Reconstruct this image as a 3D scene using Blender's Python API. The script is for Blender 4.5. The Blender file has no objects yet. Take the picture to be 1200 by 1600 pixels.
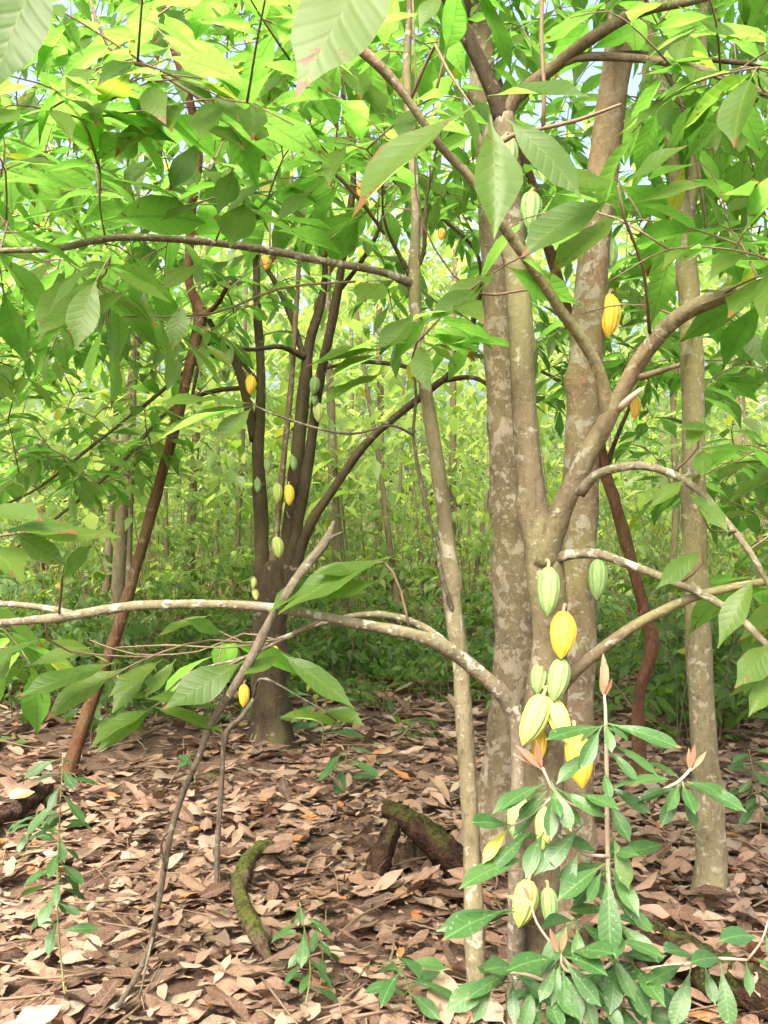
import bpy, math, random, zlib
import numpy as np
from mathutils import Vector, Matrix

random.seed(11); RNG = np.random.default_rng(11)
scene = bpy.context.scene
C = scene.collection

# ------------------------------------------------------------------ camera, sky, sun, exposure
EYE = 1.6            # metres above the forest floor
FPX = 1689.0         # focal length in pixels of the 1200x1600 photograph
cam_d = bpy.data.cameras.new('camera'); cam = bpy.data.objects.new('camera', cam_d); C.objects.link(cam)
cam.location = (0, 0, EYE); cam.rotation_euler = (math.radians(90), 0, 0)
cam_d.sensor_fit = 'VERTICAL'; cam_d.sensor_height = 36.0; cam_d.lens = 36.0*FPX/1600.0
cam_d.clip_start = 0.05; cam_d.clip_end = 600
scene.camera = cam

SUN_EL, SUN_AZ = math.radians(54), math.radians(200)     # azimuth clockwise from +Y
world = bpy.data.worlds.new('World'); scene.world = world; world.use_nodes = True
wn = world.node_tree.nodes; wl = world.node_tree.links
bg = wn['Background']; sky = wn.new('ShaderNodeTexSky'); sky.sky_type = 'NISHITA'
sky.sun_disc = False; sky.sun_elevation = SUN_EL; sky.sun_rotation = SUN_AZ
sky.air_density = 0.7; sky.dust_density = 10.0; sky.ozone_density = 0.0
wl.new(sky.outputs[0], bg.inputs['Color']); bg.inputs['Strength'].default_value = 0.15
sd = bpy.data.lights.new('sun', 'SUN'); so = bpy.data.objects.new('sun', sd); C.objects.link(so)
sd.energy = 1.3; sd.angle = math.radians(32); sd.color = (1.0, 0.96, 0.88)
sdir = Vector((math.sin(SUN_AZ)*math.cos(SUN_EL), math.cos(SUN_AZ)*math.cos(SUN_EL), math.sin(SUN_EL)))
so.rotation_euler = sdir.to_track_quat('Z', 'Y').to_euler()
so.location = (0, -5, 20)
vs = scene.view_settings; vs.view_transform = 'Standard'; vs.look = 'None'; vs.exposure = 2.36; vs.gamma = 1.0
vs.use_curve_mapping = False
cy = scene.cycles
cy.max_bounces = 8; cy.diffuse_bounces = 4; cy.use_adaptive_sampling = True; cy.adaptive_threshold = 0.03; cy.glossy_bounces = 2; cy.transmission_bounces = 5
cy.transparent_max_bounces = 4; cy.use_denoising = True; cy.caustics_reflective = False; cy.caustics_refractive = False
cy.sample_clamp_indirect = 6.0

# ------------------------------------------------------------------ small helpers
def P(px, py, d):
    """a point d metres in front of the camera, seen at photograph pixel (px, py)"""
    return np.array([(px-600.0)/FPX*d, d, EYE-(py-800.0)/FPX*d])

def gz(x, y):
    x = np.asarray(x, float); y = np.asarray(y, float)
    z = 0.030*np.sin(x*1.3+0.4)*np.cos(y*1.1+0.7)+0.018*np.sin(x*2.9+y*2.3)+0.010*np.sin(x*6.1-y*5.3)
    far = np.clip(y-9.0, 0, 60)
    return z + 0.022*far + 0.00

def nz(a, b, s=0.0):
    return (np.sin(a*1.7+b*2.3+s)+np.sin(a*3.1-b*1.3+s*1.7)*0.6+np.sin(a*5.3+b*4.1+s*2.9)*0.35)/1.95

def link(o, parent=None):
    C.objects.link(o)
    if parent is not None: o.parent = parent
    return o

def thing(name, label, cat, loc, group=None):
    global RNG
    k = zlib.crc32(label.encode()) % 100000; random.seed(k); RNG = np.random.default_rng(k)     # each thing keeps its own growth
    o = bpy.data.objects.new(name, None); C.objects.link(o); o.location = loc
    o.empty_display_size = 0.1; o['label'] = label; o['category'] = cat
    if group: o['group'] = group
    return o

def mesh_np(name, V, F, mat, uv=None, rnd=None, smooth=True):
    """V (n,3); F (m,4) or (m,3) int array; uv per vertex (n,2); rnd per vertex"""
    me = bpy.data.meshes.new(name)
    V = np.ascontiguousarray(V, dtype=np.float32); F = np.ascontiguousarray(F, dtype=np.int32)
    n, m, k = len(V), len(F), F.shape[1]
    me.vertices.add(n); me.vertices.foreach_set('co', V.ravel())
    me.loops.add(m*k); me.loops.foreach_set('vertex_index', F.ravel())
    me.polygons.add(m); me.polygons.foreach_set('loop_start', np.arange(m, dtype=np.int32)*k)
    if smooth: me.polygons.foreach_set('use_smooth', np.ones(m, dtype=bool))
    if uv is not None:
        l = me.uv_layers.new(name='UVMap')
        l.data.foreach_set('uv', np.ascontiguousarray(np.asarray(uv, np.float32)[F.ravel()]).ravel())
    if rnd is not None:
        a = me.attributes.new('rnd', 'FLOAT', 'POINT'); a.data.foreach_set('value', np.asarray(rnd, np.float32))
    me.update(calc_edges=True)
    if mat is not None: me.materials.append(mat)
    return me

# ------------------------------------------------------------------ materials
class NT:
    def __init__(self, name):
        self.m = bpy.data.materials.new(name); self.m.use_nodes = True
        self.t = self.m.node_tree; self.n = self.t.nodes; self.l = self.t.links
        self.n.clear(); self.out = self.n.new('ShaderNodeOutputMaterial')
    def put(self, sock, v):
        if hasattr(v, 'is_output') or isinstance(v, bpy.types.NodeSocket): self.l.new(v, sock)
        elif v is not None:
            if isinstance(v, (tuple, list)) and len(v) == 3 and sock.type == 'RGBA': v = (*v, 1)
            sock.default_value = v
    def math(self, op, a, b=None, c=None, clamp=False):
        q = self.n.new('ShaderNodeMath'); q.operation = op; q.use_clamp = clamp
        for i, v in enumerate((a, b, c)):
            if v is not None: self.put(q.inputs[i], v)
        return q.outputs[0]
    def ramp(self, fac, stops, interp='LINEAR'):
        q = self.n.new('ShaderNodeValToRGB'); q.color_ramp.interpolation = interp
        e = q.color_ramp.elements
        while len(e) < len(stops): e.new(0.5)
        for i, (p, c) in enumerate(stops):
            e[i].position = p; e[i].color = (*c, 1) if len(c) == 3 else c
        self.put(q.inputs[0], fac); return q.outputs[0]
    def smooth(self, v, a, b, lo=0.0, hi=1.0):
        q = self.n.new('ShaderNodeMapRange'); q.interpolation_type = 'SMOOTHSTEP'
        self.put(q.inputs[0], v)
        for i, x in zip((1, 2, 3, 4), (a, b, lo, hi)): self.put(q.inputs[i], x)
        return q.outputs[0]
    def mix(self, f, a, b, mode='MIX'):
        q = self.n.new('ShaderNodeMix'); q.data_type = 'RGBA'; q.blend_type = mode; q.clamp_factor = True
        self.put(q.inputs['Factor'], f); self.put(q.inputs[6], a); self.put(q.inputs[7], b)
        return q.outputs[2]
    def noise(self, vec, scale, detail=3, rough=0.55, dist=0.0, out=0):
        q = self.n.new('ShaderNodeTexNoise'); self.put(q.inputs['Vector'], vec)
        q.inputs['Scale'].default_value = scale; q.inputs['Detail'].default_value = detail
        q.inputs['Roughness'].default_value = rough; q.inputs['Distortion'].default_value = dist
        return q.outputs[out]
    def voronoi(self, vec, scale, feature='F1', out='Distance'):
        q = self.n.new('ShaderNodeTexVoronoi'); q.feature = feature; self.put(q.inputs['Vector'], vec)
        q.inputs['Scale'].default_value = scale; return q.outputs[out]
    def coord(self, which='Object'):
        return self.n.new('ShaderNodeTexCoord').outputs[which]
    def scalev(self, vec, s):
        q = self.n.new('ShaderNodeMapping'); self.put(q.inputs['Vector'], vec); q.inputs['Scale'].default_value = s
        return q.outputs[0]
    def bump(self, h, strength, dist=0.01):
        q = self.n.new('ShaderNodeBump'); self.put(q.inputs['Height'], h)
        q.inputs['Strength'].default_value = strength; q.inputs['Distance'].default_value = dist
        return q.outputs[0]
    def rnd(self):
        a = self.n.new('ShaderNodeAttribute'); a.attribute_name = 'rnd'
        o = self.n.new('ShaderNodeObjectInfo')
        return self.math('FRACT', self.math('ADD', a.outputs['Fac'], o.outputs['Random']))
    def principled(self, col, rough=0.6, spec=0.4, normal=None):
        q = self.n.new('ShaderNodeBsdfPrincipled')
        self.put(q.inputs['Base Color'], col); self.put(q.inputs['Roughness'], rough)
        q.inputs['Specular IOR Level'].default_value = spec
        if normal is not None: self.put(q.inputs['Normal'], normal)
        return q.outputs[0]
    def done(self, sh):
        self.l.new(sh, self.out.inputs[0]); return self.m

def leaf_mat(name, dark, light, tdark, tlight, yellow=(0.30, 0.30, 0.03), trans=0.5, rough=0.42, spec=0.4, veins=True,
             brown=0.6, nveins=9.0, old=0.94, spots=0.0, vbump=0.14, ribmix=0.4):
    g = NT(name)
    r = g.rnd()
    r2 = g.math('FRACT', g.math('MULTIPLY', r, 7.31)); r3 = g.math('FRACT', g.math('MULTIPLY', r, 17.77))
    col = g.mix(r2, dark, light); tcol = g.mix(r2, tdark, tlight)
    isold = g.smooth(r3, old, min(0.999, old+0.05))
    col = g.mix(isold, col, yellow); tcol = g.mix(isold, tcol, (yellow[0]*1.5, yellow[1]*1.5, yellow[2]))
    nrm = None
    if veins:
        uv = g.coord('UV'); sx = g.n.new('ShaderNodeSeparateXYZ'); g.l.new(uv, sx.inputs[0])
        u, v = sx.outputs[0], sx.outputs[1]
        w = g.math('ABSOLUTE', g.math('SUBTRACT', v, 0.5))
        rib = g.smooth(w, 0.015, 0.045, 1.0, 0.0)
        ph = g.math('SUBTRACT', g.math('MULTIPLY', u, nveins), g.math('MULTIPLY', g.math('POWER', w, 0.8), 2.6))
        saw = g.math('PINGPONG', ph, 0.5)
        vein = g.smooth(saw, 0.015, 0.06, 1.0, 0.0)
        allv = g.math('MAXIMUM', rib, g.math('MULTIPLY', vein, 0.75))
        tcol = g.mix(g.math('MULTIPLY', allv, 0.50), tcol, (0.06, 0.13, 0.012))
        col = g.mix(g.math('MULTIPLY', g.math('MAXIMUM', g.math('MULTIPLY', allv, 0.6), rib), ribmix), col, (light[0]*1.9, light[1]*1.6, light[2]*1.9))
        oc = g.coord('Object')
        fine = g.noise(oc, 9.0, 2)
        h = g.math('ADD', g.smooth(saw, 0.0, 0.3), g.math('MULTIPLY', fine, 1.2))
        nrm = g.bump(h, vbump, 0.004)
        tone = g.noise(oc, 3.0, 3, 0.6); tcol = g.mix(g.smooth(tone, 0.42, 0.72, 0.0, 0.35), tcol, (0.30, 0.50, 0.09))
        # dead tip and eaten edges turned brown
        edge = g.math('MAXIMUM', g.math('MULTIPLY', u, 0.98), g.math('MULTIPLY', w, 1.86))
        lim = g.math('SUBTRACT', g.math('ADD', 0.97, g.math('MULTIPLY', r3, 0.25)), g.math('MULTIPLY', g.noise(oc, 5.0, 3), brown*0.42))
        bm = g.smooth(g.math('SUBTRACT', edge, lim), -0.01, 0.02)
        col = g.mix(bm, col, (0.22, 0.11, 0.04)); tcol = g.mix(bm, tcol, (0.16, 0.07, 0.02))
        blem = g.math('MULTIPLY', g.smooth(g.noise(oc, 7.0, 4, 0.65, 0.5), 0.655, 0.69), g.smooth(r2, 0.45, 0.55))
        col = g.mix(blem, col, (0.20, 0.11, 0.05)); tcol = g.mix(blem, tcol, (0.14, 0.07, 0.02))
        if spots > 0:
            sp = g.smooth(g.noise(oc, 16.0, 4, 0.7), 0.60, 0.66)
            col = g.mix(g.math('MULTIPLY', sp, spots), col, (0.34, 0.42, 0.26))
    a = g.principled(col, rough, spec, nrm)
    t = g.n.new('ShaderNodeBsdfTranslucent'); g.put(t.inputs[0], tcol)
    if nrm is not None: g.l.new(nrm, t.inputs[1])
    mx = g.n.new('ShaderNodeMixShader'); mx.inputs[0].default_value = trans
    g.l.new(a, mx.inputs[1]); g.l.new(t.outputs[0], mx.inputs[2])
    return g.done(mx.outputs[0])

def litter_mat():
    g = NT('dry_leaf')
    r = g.rnd(); r2 = g.math('FRACT', g.math('MULTIPLY', r, 5.71))
    col = g.ramp(r, [(0.0, (0.140, 0.085, 0.055)), (0.18, (0.246, 0.163, 0.112)), (0.34, (0.079, 0.047, 0.030)), (0.50, (0.288, 0.201, 0.144)), (0.60, (0.181, 0.111, 0.072)),
                     (0.70, (0.107, 0.065, 0.042)), (0.80, (0.047, 0.028, 0.018)), (0.90, (0.279, 0.228, 0.166)), (0.955, (0.195, 0.162, 0.101)), (0.985, (0.288, 0.123, 0.041))])
    uv = g.coord('UV'); sx = g.n.new('ShaderNodeSeparateXYZ'); g.l.new(uv, sx.inputs[0]); u, v = sx.outputs[0], sx.outputs[1]
    w = g.math('ABSOLUTE', g.math('SUBTRACT', v, 0.5))
    rib = g.smooth(w, 0.012, 0.04, 1.0, 0.0)
    ph = g.math('SUBTRACT', g.math('MULTIPLY', u, 9.0), g.math('MULTIPLY', w, 2.4))
    saw = g.math('PINGPONG', ph, 0.5); vein = g.smooth(saw, 0.02, 0.12, 1.0, 0.0)
    allv = g.math('MAXIMUM', rib, g.math('MULTIPLY', vein, 0.5))
    oc = g.coord('Object')
    n1 = g.noise(oc, 4.0, 5, 0.65); n2 = g.noise(oc, 22.0, 3)
    col = g.mix(g.math('MULTIPLY', allv, 0.25), col, (0.34, 0.24, 0.18))
    dk = g.smooth(n1, 0.52, 0.70)
    col = g.mix(g.math('MULTIPLY', dk, 0.7), col, (0.05, 0.028, 0.02))
    col = g.mix(g.math('MULTIPLY', g.smooth(n2, 0.5, 0.8), 0.3), col, (0.36, 0.28, 0.22))
    h = g.math('ADD', g.math('MULTIPLY', saw, 0.5), g.math('ADD', n1, g.math('MULTIPLY', n2, 0.6)))
    nrm = g.bump(h, 0.5, 0.008)
    a = g.principled(col, 0.72, 0.16, nrm)
    t = g.n.new('ShaderNodeBsdfTranslucent'); g.put(t.inputs[0], g.mix(0.6, col, (0.30, 0.14, 0.06)))
    mx = g.n.new('ShaderNodeMixShader'); mx.inputs[0].default_value = 0.12
    g.l.new(a, mx.inputs[1]); g.l.new(t.outputs[0], mx.inputs[2])
    return g.done(mx.outputs[0])

def soil_mat():
    g = NT('soil'); oc = g.coord('Object')
    n = g.noise(oc, 3.0, 6, 0.65); f = g.noise(oc, 38.0, 4, 0.6); vo = g.voronoi(oc, 16.0, 'F1', 'Color')
    sx = g.n.new('ShaderNodeSeparateColor'); g.l.new(vo, sx.inputs[0])
    col = g.ramp(n, [(0.3, (0.035, 0.021, 0.014)), (0.55, (0.075, 0.045, 0.030)), (0.75, (0.13, 0.082, 0.056))])
    col = g.mix(g.math('MULTIPLY', sx.outputs[0], 0.4), col, (0.17, 0.105, 0.07))
    h = g.math('ADD', g.math('MULTIPLY', sx.outputs[1], 0.7), f)
    return g.done(g.principled(col, 0.85, 0.2, g.bump(h, 0.8, 0.03)))

def bark_mat(name, c1, c2, c3, lichen=(0.36, 0.36, 0.28), lich=0.5, lscale=9.0, moss=0.25, mosscol=(0.11, 0.13, 0.035), crack=0.6, stretch=0.35, red=0.0):
    c1, c2, c3 = [tuple(a*b for a, b in zip(c, (0.64, 0.685, 0.60))) for c in (c1, c2, c3)]; lichen = tuple(x*0.78 for x in lichen)
    g = NT(name); oc = g.coord('Object'); st = g.scalev(oc, (1, 1, stretch))
    n = g.noise(st, 7.0, 5, 0.6); f = g.noise(st, 60.0, 4, 0.65); big = g.noise(oc, 1.6, 3, 0.5)
    col = g.ramp(n, [(0.28, c1), (0.5, c2), (0.72, c3)])
    col = g.mix(g.math('MULTIPLY', g.smooth(f, 0.50, 0.68), 0.50), col, tuple(x*0.5 for x in c1))
    f2 = g.noise(oc, 24.0, 5, 0.7); col = g.mix(g.math('MULTIPLY', g.smooth(f2, 0.52, 0.70), 0.35), col, tuple(min(0.5, x*1.3) for x in c3))
    if red > 0: col = g.mix(g.math('MULTIPLY', g.smooth(g.noise(st, 3.2, 3), 0.5, 0.68), red), col, (0.26, 0.10, 0.06))
    mo = g.math('MULTIPLY', g.smooth(g.math('ADD', g.math('MULTIPLY', big, 0.7), g.math('MULTIPLY', n, 0.3)), 0.46, 0.60), moss)
    col = g.mix(mo, col, mosscol)
    # pale lichen blotches with their own ragged outlines
    T = 0.70-0.20*lich
    b1 = g.smooth(g.noise(oc, lscale*1.1, 4, 0.5, 0.3), T-0.01, T+0.04); b2 = g.smooth(g.noise(oc, lscale*2.6, 4, 0.6, 0.4), T, T+0.08)
    blot = g.math('MAXIMUM', b1, b2); gate = g.smooth(g.noise(oc, 2.3, 2), 0.34, 0.52, 0.25, 1.0)
    lf = g.math('MULTIPLY', g.math('MULTIPLY', blot, gate), g.smooth(f, 0.32, 0.6, 0.40, 0.72))
    col = g.mix(lf, col, lichen)
    col = g.mix(g.math('MULTIPLY', g.smooth(g.voronoi(oc, 55.0), 0.16, 0.05), 0.5*min(1.0, lich+0.3)), col, (0.30, 0.28, 0.22))
    h = g.math('ADD', g.math('ADD', g.math('MULTIPLY', n, 1.0), g.math('MULTIPLY', f, 0.55)), g.math('MULTIPLY', lf, 0.25))
    return g.done(g.principled(col, 0.85, 0.2, g.bump(g.math('ADD', h, f2), crack, 0.014)))

def wood_mat(name, c1, c2, mosscol=(0.055, 0.075, 0.014), moss=0.75, lo=0.35):
    g = NT(name); oc = g.coord('Object'); n = g.noise(oc, 9.0, 5, 0.62); f = g.noise(oc, 70.0, 3); b = g.noise(oc, 3.5, 4, 0.6)
    col = g.ramp(n, [(0.3, c1), (0.7, c2)])
    ge = g.n.new('ShaderNodeNewGeometry'); sx = g.n.new('ShaderNodeSeparateXYZ'); g.l.new(ge.outputs['Normal'], sx.inputs[0])
    up = g.math('ADD', g.math('MULTIPLY', sx.outputs[2], 0.32), g.math('MULTIPLY', g.math('SUBTRACT', b, 0.5), 1.8))
    mf = g.math('MULTIPLY', g.smooth(up, lo-0.12, lo+0.12), moss)
    col = g.mix(mf, col, g.mix(f, tuple(x*0.5 for x in mosscol), tuple(x*1.6 for x in mosscol)))
    h = g.math('ADD', n, g.math('MULTIPLY', f, 0.6))
    cr = g.noise(g.scalev(oc, (1, 1, 1)), 26.0, 5, 0.7, 1.0); col = g.mix(g.smooth(cr, 0.45, 0.6, 0.0, 0.7), col, tuple(x*0.4 for x in c1))
    return g.done(g.principled(col, 0.9, 0.1, g.bump(g.math('ADD', h, cr), 1.0, 0.03)))

def pod_mat():
    g = NT('cacao_pod_skin'); oc = g.coord('Object'); oi = g.n.new('ShaderNodeObjectInfo')
    n = g.noise(oc, 6.0, 4, 0.6); n2 = g.noise(oc, 22.0, 4, 0.6); uv = g.coord('UV')
    sx = g.n.new('ShaderNodeSeparateXYZ'); g.l.new(uv, sx.inputs[0])
    base = oi.outputs['Color']
    furrow_shade = g.smooth(sx.outputs[1], 0.0, 0.45, 1.0, 0.0)
    col = g.mix(g.math('MULTIPLY', furrow_shade, 0.75), base, g.mix(0.6, base, (0.22, 0.20, 0.03)))  # darker furrow tone, deepened to paint shade between the ridges
    col = g.mix(g.math('MULTIPLY', g.smooth(n, 0.46, 0.72), 0.45), col, g.mix(0.5, base, (0.25, 0.36, 0.09)))
    sp = g.math('MAXIMUM', g.math('MULTIPLY', g.smooth(n2, 0.63, 0.69), 0.75), g.math('MULTIPLY', g.smooth(g.noise(oc, 4.3, 5, 0.75, 1.0), 0.585, 0.65), 0.7))
    col = g.mix(sp, col, (0.10, 0.06, 0.025))
    return g.done(g.principled(col, 0.46, 0.35, g.bump(g.math('ADD', n2, n), 0.5, 0.008)))

def plain_mat(name, c1, c2, rough=0.7, scale=30.0):
    g = NT(name); oc = g.coord('Object'); n = g.noise(oc, scale, 4)
    return g.done(g.principled(g.mix(n, c1, c2), rough, 0.3, g.bump(n, 0.3, 0.004)))

M = {}
M['cacao'] = leaf_mat('cacao_leaf', (0.055, 0.115, 0.018), (0.095, 0.165, 0.03), (0.13, 0.36, 0.035), (0.25, 0.50, 0.085), trans=0.66, old=0.972)
M['cacao_far'] = leaf_mat('cacao_leaf_far', (0.05, 0.11, 0.018), (0.09, 0.16, 0.03), (0.17, 0.34, 0.02), (0.34, 0.50, 0.045), trans=0.5, veins=False)
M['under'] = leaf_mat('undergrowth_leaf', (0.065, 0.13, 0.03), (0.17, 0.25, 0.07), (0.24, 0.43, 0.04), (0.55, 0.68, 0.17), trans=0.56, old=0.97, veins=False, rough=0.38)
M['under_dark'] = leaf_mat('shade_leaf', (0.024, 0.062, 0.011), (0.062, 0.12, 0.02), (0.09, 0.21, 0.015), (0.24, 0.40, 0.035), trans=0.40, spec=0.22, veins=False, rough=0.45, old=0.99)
M['shrub'] = leaf_mat('shrub_leaf', (0.024, 0.074, 0.019), (0.044, 0.106, 0.028), (0.07, 0.17, 0.02), (0.13, 0.26, 0.03), trans=0.28, rough=0.40, spec=0.32, brown=0.3, nveins=12, spots=0.35, old=0.985, vbump=0.09, ribmix=0.85)
M['young'] = leaf_mat('young_leaf', (0.38, 0.18, 0.13), (0.46, 0.36, 0.22), (0.45, 0.18, 0.10), (0.50, 0.38, 0.16), trans=0.35, rough=0.35, brown=0.1)
M['litter'] = litter_mat(); M['soil'] = soil_mat()
M['bark_cacao'] = bark_mat('bark_cacao', (0.13, 0.095, 0.062), (0.205, 0.155, 0.105), (0.26, 0.20, 0.14), lich=0.45, lscale=16, moss=0.7, red=0.22, mosscol=(0.155, 0.155, 0.065))
M['bark_mottled'] = bark_mat('bark_mottled', (0.12, 0.088, 0.055), (0.20, 0.15, 0.10), (0.25, 0.19, 0.135), lich=0.80, lscale=12, moss=0.5, mosscol=(0.13, 0.115, 0.045), lichen=(0.38, 0.33, 0.25))
M['bark_spotted'] = bark_mat('bark_spotted', (0.15, 0.10, 0.065), (0.22, 0.155, 0.11), (0.27, 0.20, 0.14), lich=0.70, lscale=15, moss=0.6, red=0.45, mosscol=(0.17, 0.16, 0.055))
M['bark_pale'] = bark_mat('bark_pale', (0.17, 0.135, 0.085), (0.25, 0.205, 0.135), (0.31, 0.26, 0.18), lich=0.55, lscale=18, moss=0.75, mosscol=(0.18, 0.17, 0.06), lichen=(0.44, 0.42, 0.33))
M['bark_red'] = bark_mat('bark_red', (0.070, 0.029, 0.017), (0.128, 0.055, 0.032), (0.19, 0.095, 0.06), lich=0.28, lscale=14, moss=0.2, crack=1.0, lichen=(0.26, 0.19, 0.14))
M['bark_dark'] = bark_mat('bark_dark', (0.046, 0.031, 0.020), (0.080, 0.056, 0.036), (0.12, 0.09, 0.058), lich=0.25, lscale=14, moss=0.35, mosscol=(0.10, 0.095, 0.03), lichen=(0.27, 0.25, 0.18))
M['bark_stick'] = bark_mat('bark_stick', (0.07, 0.05, 0.04), (0.13, 0.10, 0.08), (0.20, 0.165, 0.135), lich=0.45, lscale=24, moss=0.15)
M['bark_limb'] = bark_mat('bark_limb', (0.12, 0.09, 0.068), (0.20, 0.155, 0.12), (0.27, 0.22, 0.18), lich=0.6, lscale=20, moss=0.25, lichen=(0.46, 0.46, 0.38))
M['bark_far'] = bark_mat('bark_far', (0.12, 0.09, 0.055), (0.18, 0.14, 0.09), (0.25, 0.20, 0.135), lich=0.3, moss=0.3)
M['bark_pole'] = plain_mat('pole_bark', (0.11, 0.09, 0.055), (0.19, 0.16, 0.10))
M['twig'] = plain_mat('twig_bark', (0.085, 0.058, 0.034), (0.17, 0.12, 0.075))
M['shoot'] = plain_mat('shoot_bark', (0.30, 0.23, 0.16), (0.42, 0.35, 0.26))
M['green_stem'] = plain_mat('green_stem', (0.16, 0.19, 0.06), (0.25, 0.24, 0.10))
M['mossy'] = wood_mat('mossy_wood', (0.028, 0.016, 0.010), (0.085, 0.05, 0.032), lo=0.20)
M['mossy_root'] = wood_mat('mossy_root', (0.07, 0.045, 0.03), (0.16, 0.11, 0.07), mosscol=(0.075, 0.10, 0.015), lo=0.16, moss=0.85)
M['rotten'] = wood_mat('rotten_wood', (0.04, 0.025, 0.017), (0.125, 0.08, 0.055), moss=0.15)
M['pod'] = pod_mat(); M['stalk'] = plain_mat('pod_stalk', (0.30, 0.17, 0.08), (0.36, 0.24, 0.12))

# ------------------------------------------------------------------ leaf shapes
def leaf_shape(us, nw, width=0.36, droop=0.25, fold=0.12, wave=0.02, ph=0.0, bend=0.0, cup=0.0, peak=0.55, tip=0.12, ragged=0.0, pet=0.11, twist=0.0):
    """unit-length leaf along +X, upper side +Z; petiole at the origin. returns V, F, uv"""
    rs = np.random.RandomState(int(ph*1000) % 9999)
    V, UV = [], []
    for i, u in enumerate(us):
        if u < 0: w = 0.010; uu = 0.0
        else:
            uu = u
            k = math.log(0.5)/math.log(peak)
            body = math.sin(math.pi*min(1, max(0, u))**k)**0.8 if 0 < u < 1 else 0.0
            body *= 1.0-0.72*min(1, max(0, (u-(1-tip*2.2))/(tip*2.2)))**0.8 if u > 1-tip*2.2 else 1.0
            w = max(0.012 if u < 0.5 else 0.004, body*width*0.5)
        for j in range(nw+1):
            t = j/nw*2-1
            ww = w*(1+ragged*rs.uniform(-1, 0.35)*(abs(t) > 0.99)*(0.1 < u < 0.95))
            y = t*ww
            z = -droop*uu*uu + fold*abs(y) + cup*(y*y)/(width*0.5) + wave*math.sin(uu*9+ph+(2.0 if t > 0 else 0))*abs(t)*(w/(width*0.5+1e-6)) + twist*uu*y
            x = (u+pet)/(1+pet) - 0.35*droop*droop*uu*uu
            V.append((x, y+bend*uu*uu, z)); UV.append((uu, 0.5+t*0.5*(w/(width*0.5+1e-6))))
    n = nw+1
    F = [(i*n+j, (i+1)*n+j, (i+1)*n+j+1, i*n+j+1) for i in range(len(us)-1) for j in range(nw)]
    return np.array(V), np.array(F), np.array(UV)

U_HI = [-0.11, 0.0, 0.06, 0.14, 0.24, 0.36, 0.49, 0.62, 0.74, 0.84, 0.92, 1.0]
U_MID = [-0.11, 0.0, 0.15, 0.36, 0.60, 0.82, 1.0]
U_LO = [-0.08, 0.1, 0.45, 0.8, 1.0]
def family(us, nw, n, seed, **kw):
    rs = np.random.RandomState(seed); out = []
    for i in range(n):
        a = {k: (rs.uniform(*v) if isinstance(v, tuple) else v) for k, v in kw.items()}
        out.append(leaf_shape(us, nw, ph=rs.uniform(0, 6.28), **a))
    return out
CAC = dict(width=(0.29, 0.40), droop=(0.0, 0.48), fold=(0.0, 0.5), wave=(0.006, 0.028), bend=(-0.08, 0.08), peak=(0.50, 0.58), tip=(0.10, 0.16), twist=(-0.35, 0.35))
FAM = {}
FAM['cacao'] = dict(hi=family(U_HI, 4, 12, 1, **{**CAC, 'droop': (0.0, 0.20), 'wave': (0.012, 0.035), 'ragged': (0.0, 0.10)}), mid=family(U_MID, 4, 14, 2, **CAC), lo=family(U_LO, 2, 10, 3, **CAC), mat=M['cacao'], far=M['cacao'])
SHR = dict(width=(0.26, 0.35), droop=(0.02, 0.28), fold=(0.05, 0.3), wave=(0.004, 0.018), bend=(-0.06, 0.06), peak=(0.60, 0.68), tip=(0.05, 0.09), twist=(-0.3, 0.3), pet=0.08)
FAM['shrub'] = dict(hi=family(U_HI, 4, 10, 4, **SHR), mid=family(U_HI, 4, 10, 4, **SHR), lo=family(U_LO, 2, 6, 5, **SHR), mat=M['shrub'], far=M['shrub'])
YNG = dict(width=(0.15, 0.21), droop=(-0.1, 0.1), fold=(0.1, 0.4), wave=0.01, bend=(-0.05, 0.05), peak=0.5, tip=0.1)
FAM['young'] = dict(hi=family(U_MID, 4, 6, 6, **YNG), mid=family(U_MID, 4, 6, 6, **YNG), lo=family(U_LO, 2, 4, 6, **YNG), mat=M['young'], far=M['young'])
LIT = dict(width=(0.34, 0.52), droop=(-0.16, 0.2), fold=(-0.2, 0.25), wave=(0.015, 0.05), bend=(-0.14, 0.14), cup=(-0.35, 0.45), peak=(0.45, 0.60), tip=(0.03, 0.09), twist=(-0.35, 0.35), ragged=(0.0, 0.34))
FAM['litter'] = dict(hi=family(U_HI, 4, 12, 7, **LIT), mid=family(U_MID, 4, 18, 7, **LIT), lo=family(U_LO, 2, 12, 8, **LIT), mat=M['litter'], far=M['litter'])
UND = dict(width=(0.34, 0.52), droop=(0.0, 0.4), fold=(0.0, 0.3), wave=0.0, bend=(-0.08, 0.08), peak=(0.42, 0.55), tip=0.12, twist=(-0.3, 0.3))
FAM['under'] = dict(hi=family(U_MID, 2, 8, 9, **UND), mid=family(U_MID, 2, 8, 9, **UND), lo=family([-0.05, 0.4, 1.0], 2, 10, 10, **UND), mat=M['under'], far=M['under'])
for fk, f in FAM.items():
    for lod in ('hi', 'mid', 'lo'):
        f[lod+'_me'] = [None]*len(f[lod])
def fam_mesh(fk, lod, i):
    f = FAM[fk]
    if f[lod+'_me'][i] is None:
        V, F, uv = f[lod][i]; f[lod+'_me'][i] = mesh_np(fk+'_leaf', V, F, f['mat'], uv)
    return f[lod+'_me'][i]

def norm(a): return a/np.maximum(1e-9, np.linalg.norm(a, axis=-1, keepdims=True))

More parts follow.
